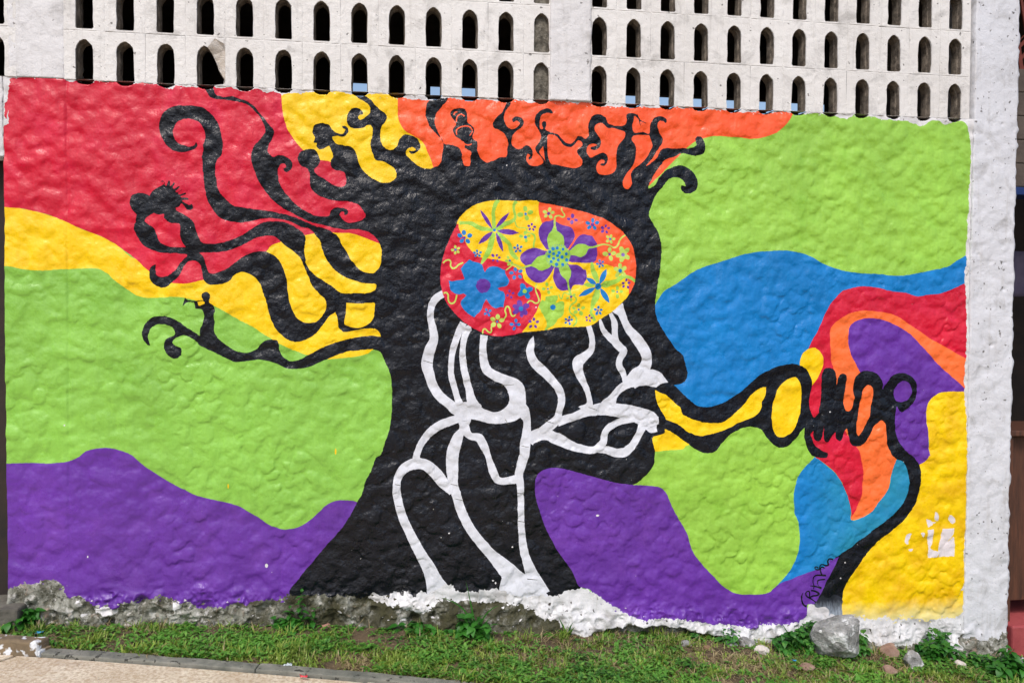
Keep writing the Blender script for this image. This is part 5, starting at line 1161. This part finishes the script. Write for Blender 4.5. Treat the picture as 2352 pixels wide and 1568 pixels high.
def pnoise(x, y, s, seed):
    r = np.random.default_rng(seed); g = r.standard_normal((80, 80))
    u = np.mod(x/s+20, 78); v = np.mod(y/s+20, 78); i = u.astype(int); j = v.astype(int); fu = u-i; fv = v-j
    fu = fu*fu*(3-2*fu); fv = fv*fv*(3-2*fv)
    return (g[i, j]*(1-fu)+g[i+1, j]*fu)*(1-fv)+(g[i, j+1]*(1-fu)+g[i+1, j+1]*fu)*fv
def lawn_points(n, margin=0.0):
    x = r6.uniform(-1.6, 7.0, n*3); y = r6.uniform(-2.1, .02, n*3)
    side = (x-KA[0])*KN[0]+(y-KA[1])*KN[1]
    foot = samp(H, x, np.full_like(x, .0)+zg(x)+.02)
    ok = (side < -.008+margin) & (y < np.where((x > -.39) & (x < 5.36), -foot-.004, .05))
    ok &= ~((x < b1[0]+.01) & (y > b1[1]-.02)) & ~((x < a1[0]+.02) & (y > a0[1]-.4) & (y < a1[1]+.1))
    ok &= ~((x > 5.36) & (y > -.05))
    bxy = ground_pt('T22', 1045, 1420); ok &= ((x-bxy[0])**2/.11**2+(y-bxy[1]-.1)**2/.09**2) > 1
    x = x[ok][:n]; y = y[ok][:n]; side = side[ok][:n]
    return x, y, side
def blades(name, n, hmin, hmax, wd, mat, dens, label, lie=.5, kind='stuff'):
    x, y, side = lawn_points(n)
    keep = dens(x, y, side); x, y = x[keep], y[keep]; m = len(x)
    clump = np.clip(1+.45*pnoise(x, y, .07, 21), .45, 1.9)
    az = r6.uniform(0, 2*math.pi, m)+0; h = r6.uniform(hmin, hmax, m)*clump*np.where(y > -.16, 1.45, 1); lean = np.abs(r6.normal(lie, .3, m)); w = wd*r6.uniform(.6, 1.3, m)
    dx, dy = np.cos(az), np.sin(az); px, py = -dy, dx; z = zg(x)-.002
    segs = []
    for t, ww, k in ((0, 1.0, 0), (.5, .85, .35), (1.0, .0, 1.0)):
        L = h*t; out = L*np.sin(lean*(.6+.6*t)); up = L*np.cos(np.minimum(lean*(.6+.6*t), 1.5))
        cx = x+dx*out; cy = y+dy*out; cz = z+up
        if ww > 0:
            segs.append(np.stack([cx-px*w*ww/2, cy-py*w*ww/2, cz], 1)); segs.append(np.stack([cx+px*w*ww/2, cy+py*w*ww/2, cz], 1))
        else: segs.append(np.stack([cx, cy, cz], 1))
    V = np.stack(segs, 1).reshape(-1, 3); b_ = (np.arange(m)*5)[:, None]
    Fc = np.concatenate([b_+np.array([0, 1, 3]), b_+np.array([0, 3, 2]), b_+np.array([2, 3, 4])])
    return mobj(name, mesh_np(name, V, Fc, mat), kind=kind, label=label, cat=None)
def dA(x, y, s):
    n = pnoise(x, y, .16, 1)+.6*pnoise(x, y, .05, 2)+np.where(s > -.28, .6, 0)-np.where(y > -.12, .3, 0)
    return (n+r6.normal(0, .45, len(x))) > .05
def dS(x, y, s):
    n = pnoise(x, y, .2, 3)+.5*pnoise(x, y, .06, 4)-np.where(s > -.2, .8, 0)+np.where((x > 1.9) & (x < 4.6) & (s < -.22), .6, 0)
    return (n+r6.normal(0, .5, len(x))) > -.3
blades('grass', 95000, .014, .054, .0080, MAT['grassA'], dA, 'short mown green grass between wall and kerb', lie=.75)
blades('dry_grass', 70000, .014, .065, .0056, MAT['straw'], dS, 'dry straw coloured grass among the green', lie=1.15)
def cover(name, n, mat, dens, size, label):
    x, y, side = lawn_points(n); keep = dens(x, y, side); x, y = x[keep], y[keep]; m = len(x)
    az = r6.uniform(0, 2*math.pi, m); L = size*r6.uniform(.6, 1.4, m); w = L*r6.uniform(.35, .6, m); hh = r6.uniform(.004, .034, m); til = r6.normal(.15, .4, m)
    dx, dy = np.cos(az), np.sin(az); px, py = -dy, dx; z = zg(x)+hh
    def P(a, b_, c): return np.stack([x+dx*a*L+px*b_*w, y+dy*a*L+py*b_*w, z+np.sin(til)*a*L+c*L], 1)
    V = np.stack([P(-.5, 0, 0), P(0, -.5, .10), P(0, 0, 0), P(0, .5, .10), P(.5, 0, -.05)], 1).reshape(-1, 3); b_ = (np.arange(m)*5)[:, None]
    Fc = np.concatenate([b_+np.array(f) for f in ((0, 1, 2), (0, 2, 3), (2, 1, 4), (3, 2, 4))])
    return mobj(name, mesh_np(name, V, Fc, mat), kind='stuff', label=label)
def dC(x, y, s):
    n = pnoise(x, y, .22, 8)+.6*pnoise(x, y, .07, 9)+np.where(s > -.3, .6, 0)+np.where(y > -.1, .5, 0)
    return (n+r6.normal(0, .5, len(x))) > .0
cover('ground_cover', 60000, MAT['grassB'], dC, .030, 'small leaved green ground cover in the grass')
# weeds ------------------------------------------------------------
def leaf_mesh(name, L, W, mat, fold=.25, droop=.3, n=5, serr=0.0):
    V = []; Fc = []
    for i in range(n+1):
        t = i/n; w = W*.5*math.sin(math.pi*min(1, t**.75*.98+.02))*(1+serr*((i % 2)*2-1)); z = -droop*L*t*t+.08*L*math.sin(t*3)
        V += [(t*L, -w, z+w*fold), (t*L, 0, z), (t*L, w, z+w*fold)]
    for i in range(n):
        a = i*3; Fc += [(a, a+3, a+4, a+1), (a+1, a+4, a+5, a+2)]
    return mesh_np(name, V, Fc, mat)
def tube(path, rad, mat, name):
    V = []; Fc = []; k = 5
    for i, p in enumerate(path):
        p = np.array(p); d = np.array(path[min(i+1, len(path)-1)])-np.array(path[max(i-1, 0)]); d /= np.linalg.norm(d)+1e-9
        u = np.cross(d, (.3, 1, .1)); u /= np.linalg.norm(u); v = np.cross(d, u); r = rad*(1-.7*i/(len(path)-1))
        for a in range(k):
            t = 2*math.pi*a/k; V.append(tuple(p+u*math.cos(t)*r+v*math.sin(t)*r))
    for i in range(len(path)-1):
        for a in range(k):
            b_ = (a+1) % k; Fc.append((i*k+a, i*k+b_, (i+1)*k+b_, (i+1)*k+a))
    return mesh_np(name, V, Fc, mat)
NETTLE = leaf_mesh('leaf', .062, .036, MAT['weed'], serr=.12, n=7)
BROAD = leaf_mesh('leaf', .045, .030, MAT['weed'], fold=.15)
def place(o, loc, az, pitch, s=1.0, roll=0.0):
    o.rotation_mode = 'XYZ'; o.rotation_euler = (roll, -pitch, az); o.location = loc; o.scale = (s, s, s)
def nettle(tile, x, y, hpx, label, seed, dy=.0):
    gx, gy, gz = ground_pt(tile, x, y); gx2 = wall_pt(tile, x, y, gy)[1]-wall_pt(tile, x, y-hpx, gy)[1]
    hgt = abs(gx2)*-1 if False else abs(wall_pt(tile, x, y-hpx, gy)[1]-wall_pt(tile, x, y, gy)[1])
    r = random.Random(seed); t = empty('nettle', (gx, gy+dy, gz), label, 'weed')
    for sx, sh in ((0, 1.0), (-.045, .62), (.05, .55)):
        hh = hgt*sh; path = [(sx+.006*math.sin(i*1.3)+sx*.4*i/6, -.01*i/6, hh*i/6) for i in range(7)]
        mobj('stem', tube(path, .0025, MAT['weed'], 'stem'), t)
        nn = max(5, int(hh/.020))
        for k in range(nn):
            f = (k+1)/nn; z = hh*f; a0_ = (k % 2)*math.pi/2+r.uniform(-.3, .3)
            for q in (0, math.pi):
                o = mobj('leaf', NETTLE, t); place(o, (sx+.006*math.sin(f*7.8)+sx*.4*f, -.01*f, z), a0_+q, r.uniform(-.25, .35)+(.5 if f > .93 else 0), (1.05-.55*f)*r.uniform(.85, 1.15))
    return t
nettle('G1', 245, 615, 370, 'leafy green nettle weed standing at the left foot of the black tree', 1)
def bush(tile, x, y, wpx, hpx, n, label, seed, mat=None, size=.046, name='weed', cat='weed', zlift=0):
    """low tangle of broad leaves on several runners"""
    gx, gy, gz = ground_pt(tile, x, y); g2 = ground_pt(tile, x+wpx/2, y); w = abs(g2[0]-gx); hgt = abs(wall_pt(tile, x, y-hpx, gy)[1]-wall_pt(tile, x, y, gy)[1])
    r = random.Random(seed); t = empty(name, (gx, gy, gz+zlift), label, cat, 'weeds along the wall foot')
    mat = mat or MAT['weeddark']; me_l = leaf_mesh('leaf', size, size*.66, mat, fold=.2)
    V = []; Fc = []; base = np.array([v.co[:] for v in me_l.vertices]); bf = [tuple(p.vertices) for p in me_l.polygons]
    stems = []
    ns = max(4, n//9)
    for s in range(ns):
        ax = r.uniform(-w, w)*.8; ay = r.uniform(-.07, .05); tip = (ax+r.uniform(-.06, .06), ay+r.uniform(-.05, .03), hgt*r.uniform(.35, 1.0)*(1-.5*abs(ax)/(w+.01)))
        path = [(ax*(1-i/5)+tip[0]*i/5, ay*(1-i/5)+tip[1]*i/5, tip[2]*math.sin(i/5*1.5)) for i in range(6)]
        stems.append(path)
        for k in range(n//ns):
            f = r.uniform(.15, 1.0); j = min(4, int(f*5)); q = f*5-j; P0 = np.array(path[j])*(1-q)+np.array(path[j+1])*q
            M3 = Matrix.Rotation(r.uniform(0, 6.28), 3, 'Z') @ Matrix.Rotation(r.uniform(-.5, .6), 3, 'Y') @ Matrix.Rotation(r.uniform(-.5, .5), 3, 'X')
            s_ = r.uniform(.6, 1.2); nb_ = len(V)
            Q = (base*s_)@np.array(M3).T+P0; V += [tuple(a) for a in Q]; Fc += [tuple(nb_+c for c in f_) for f_ in bf]
    mobj('foliage', mesh_np('foliage', V, Fc, mat), t, kind='stuff')
    sv = []; sf = []
    for path in stems:
        m2 = tube(path, .0016, mat, 'runner'); nb_ = len(sv); sv += [v.co[:] for v in m2.vertices]; sf += [tuple(nb_+c for c in p.vertices) for p in m2.polygons]; bpy.data.meshes.remove(m2)
    mobj('runners', mesh_np('runners', sv, sf, mat), t, kind='stuff')
    return t
bush('G2', 905, 330, 250, 202, 390, 'dense dark green weed behind the left side of the boulder', 3)
bush('G2', 1190, 360, 110, 240, 165, 'leafy weed rising behind the right side of the boulder', 4)
bush('G2', 790, 430, 260, 165, 255, 'low spreading weed left of the boulder', 5)
bush('G2', 1760, 480, 250, 225, 300, 'spreading leafy weed below the pillar corner', 6, MAT['weed'])
bush('G2', 2080, 540, 250, 135, 255, 'low weed at the foot of the white pillar', 7)
bush('G2', 2240, 600, 260, 210, 300, 'tall leafy weed in the lower right corner', 8, MAT['weed'], size=.056)
bush('G2', 360, 380, 120, 120, 90, 'little weed growing over the grey stones', 9)
bush('G2', 120, 360, 90, 75, 45, 'small sprig below the dark hollow', 10)
bush('G0', 330, 800, 260, 315, 165, 'bright broad leaved weed between step and footing', 11, MAT['weed'], size=.054)
bush('G0', 620, 905, 240, 90, 90, 'low clover patch at the foot of the footing', 12, size=.026)
bush('G1', 90, 610, 190, 150, 180, 'leafy ground weed left of the nettle', 13, MAT['weed'])
bush('G1', 1350, 600, 420, 165, 90, 'bindweed with heart shaped leaves below the black trunk', 14, MAT['weed'], size=.062)
bush('G1', 1760, 600, 500, 225, 120, 'sprawling bindweed around the tall grass weed', 15, MAT['weed'], size=.060)
# long grass blades of single weeds
def ribbon_blade(path, w, mat, name='blade'):
    V = []; Fc = []; n = len(path)
    for i, p in enumerate(path):
        p = np.array(p); d = np.array(path[min(i+1, n-1)])-np.array(path[max(i-1, 0)]); s = np.cross(d, (0, 1, .15)); s /= np.linalg.norm(s)+1e-9
        ww = w*(1-(i/(n-1))**2.2)+.0004; V += [tuple(p-s*ww/2), tuple(p+np.array((0, .0012, 0))), tuple(p+s*ww/2)]
    for i in range(n-1):
        a = i*3; Fc += [(a, a+3, a+4, a+1), (a+1, a+4, a+5, a+2)]
    return mesh_np(name, V, Fc, mat)
def grass_weed(tile, x, y, tips, w, label, mat):
    gx, gy, gz = ground_pt(tile, x, y); t = empty('grass_weed', (gx, gy, gz), label, 'weed')
    for (tx, ty, mx, my) in tips:
        a = wall_pt(tile, x, y, gy); m_ = wall_pt(tile, mx, my, gy); b_ = wall_pt(tile, tx, ty, gy); path = []
        for i in range(9):
            s = i/8; c0, c1, c2 = (1-s)**2, 2*s*(1-s), s*s
            path.append((c0*0+c1*(m_[0]-a[0])+c2*(b_[0]-a[0]), -.03*s, c0*0+c1*(m_[1]-a[1])+c2*(b_[1]-a[1])))
        mobj('blade', ribbon_blade(path, w, mat), t)
    return t
grass_weed('G1', 1895, 600, [(1790, 55, 1870, 400), (1548, 210, 1830, 270), (2112, 285, 1950, 330), (2030, 385, 1960, 480), (1985, 385, 1870, 360), (1620, 585, 1760, 480), (2015, 530, 1930, 520), (1700, 430, 1800, 560)], .011, 'tall grass weed with one upright blade in front of the white roots', MAT['weed'])
grass_weed('T12', 1562, 1240, [(1490, 1080, 1530, 1150), (1475, 1162, 1520, 1170), (1590, 1110, 1560, 1160), (1598, 1145, 1575, 1180), (1570, 1130, 1565, 1190)], .012, 'small grass tuft in front of the mossy footing', MAT['weed'])
grass_weed('T02', 12, 1060, [(50, 920, 12, 980), (30, 960, 5, 1000)], .016, 'bright single leaf weed at the foot of the brown door', MAT['weed'])
grass_weed('T02', 150, 1110, [(235, 1045, 180, 1020), (100, 1040, 120, 1020)], .018, 'broad blade weed over the edge of the concrete step', MAT['weed'])
grass_weed('G2', 1110, 360, [(1105, 165, 1110, 260), (1130, 190, 1125, 260), (1160, 160, 1130, 250), (1215, 170, 1170, 260)], .008, 'thin grass blades behind the top of the boulder', MAT['weeddark'])
grass_weed('G2', 830, 330, [(565, 240, 690, 225), (700, 130, 760, 220), (815, 150, 830, 230)], .009, 'long drooping grass blades left of the boulder', MAT['weed'])
grass_weed('G0', 870, 1000, [(800, 820, 820, 900), (890, 830, 880, 900), (950, 830, 920, 900), (1210, 905, 1050, 930), (1440, 880, 1200, 1000)], .010, 'pale grass tuft below the footing crack', MAT['grassA'])
grass_weed('G1', 700, 700, [(855, 480, 760, 600), (690, 540, 690, 620)], .006, 'thin curved grass stalk right of the broken brick', MAT['straw'])
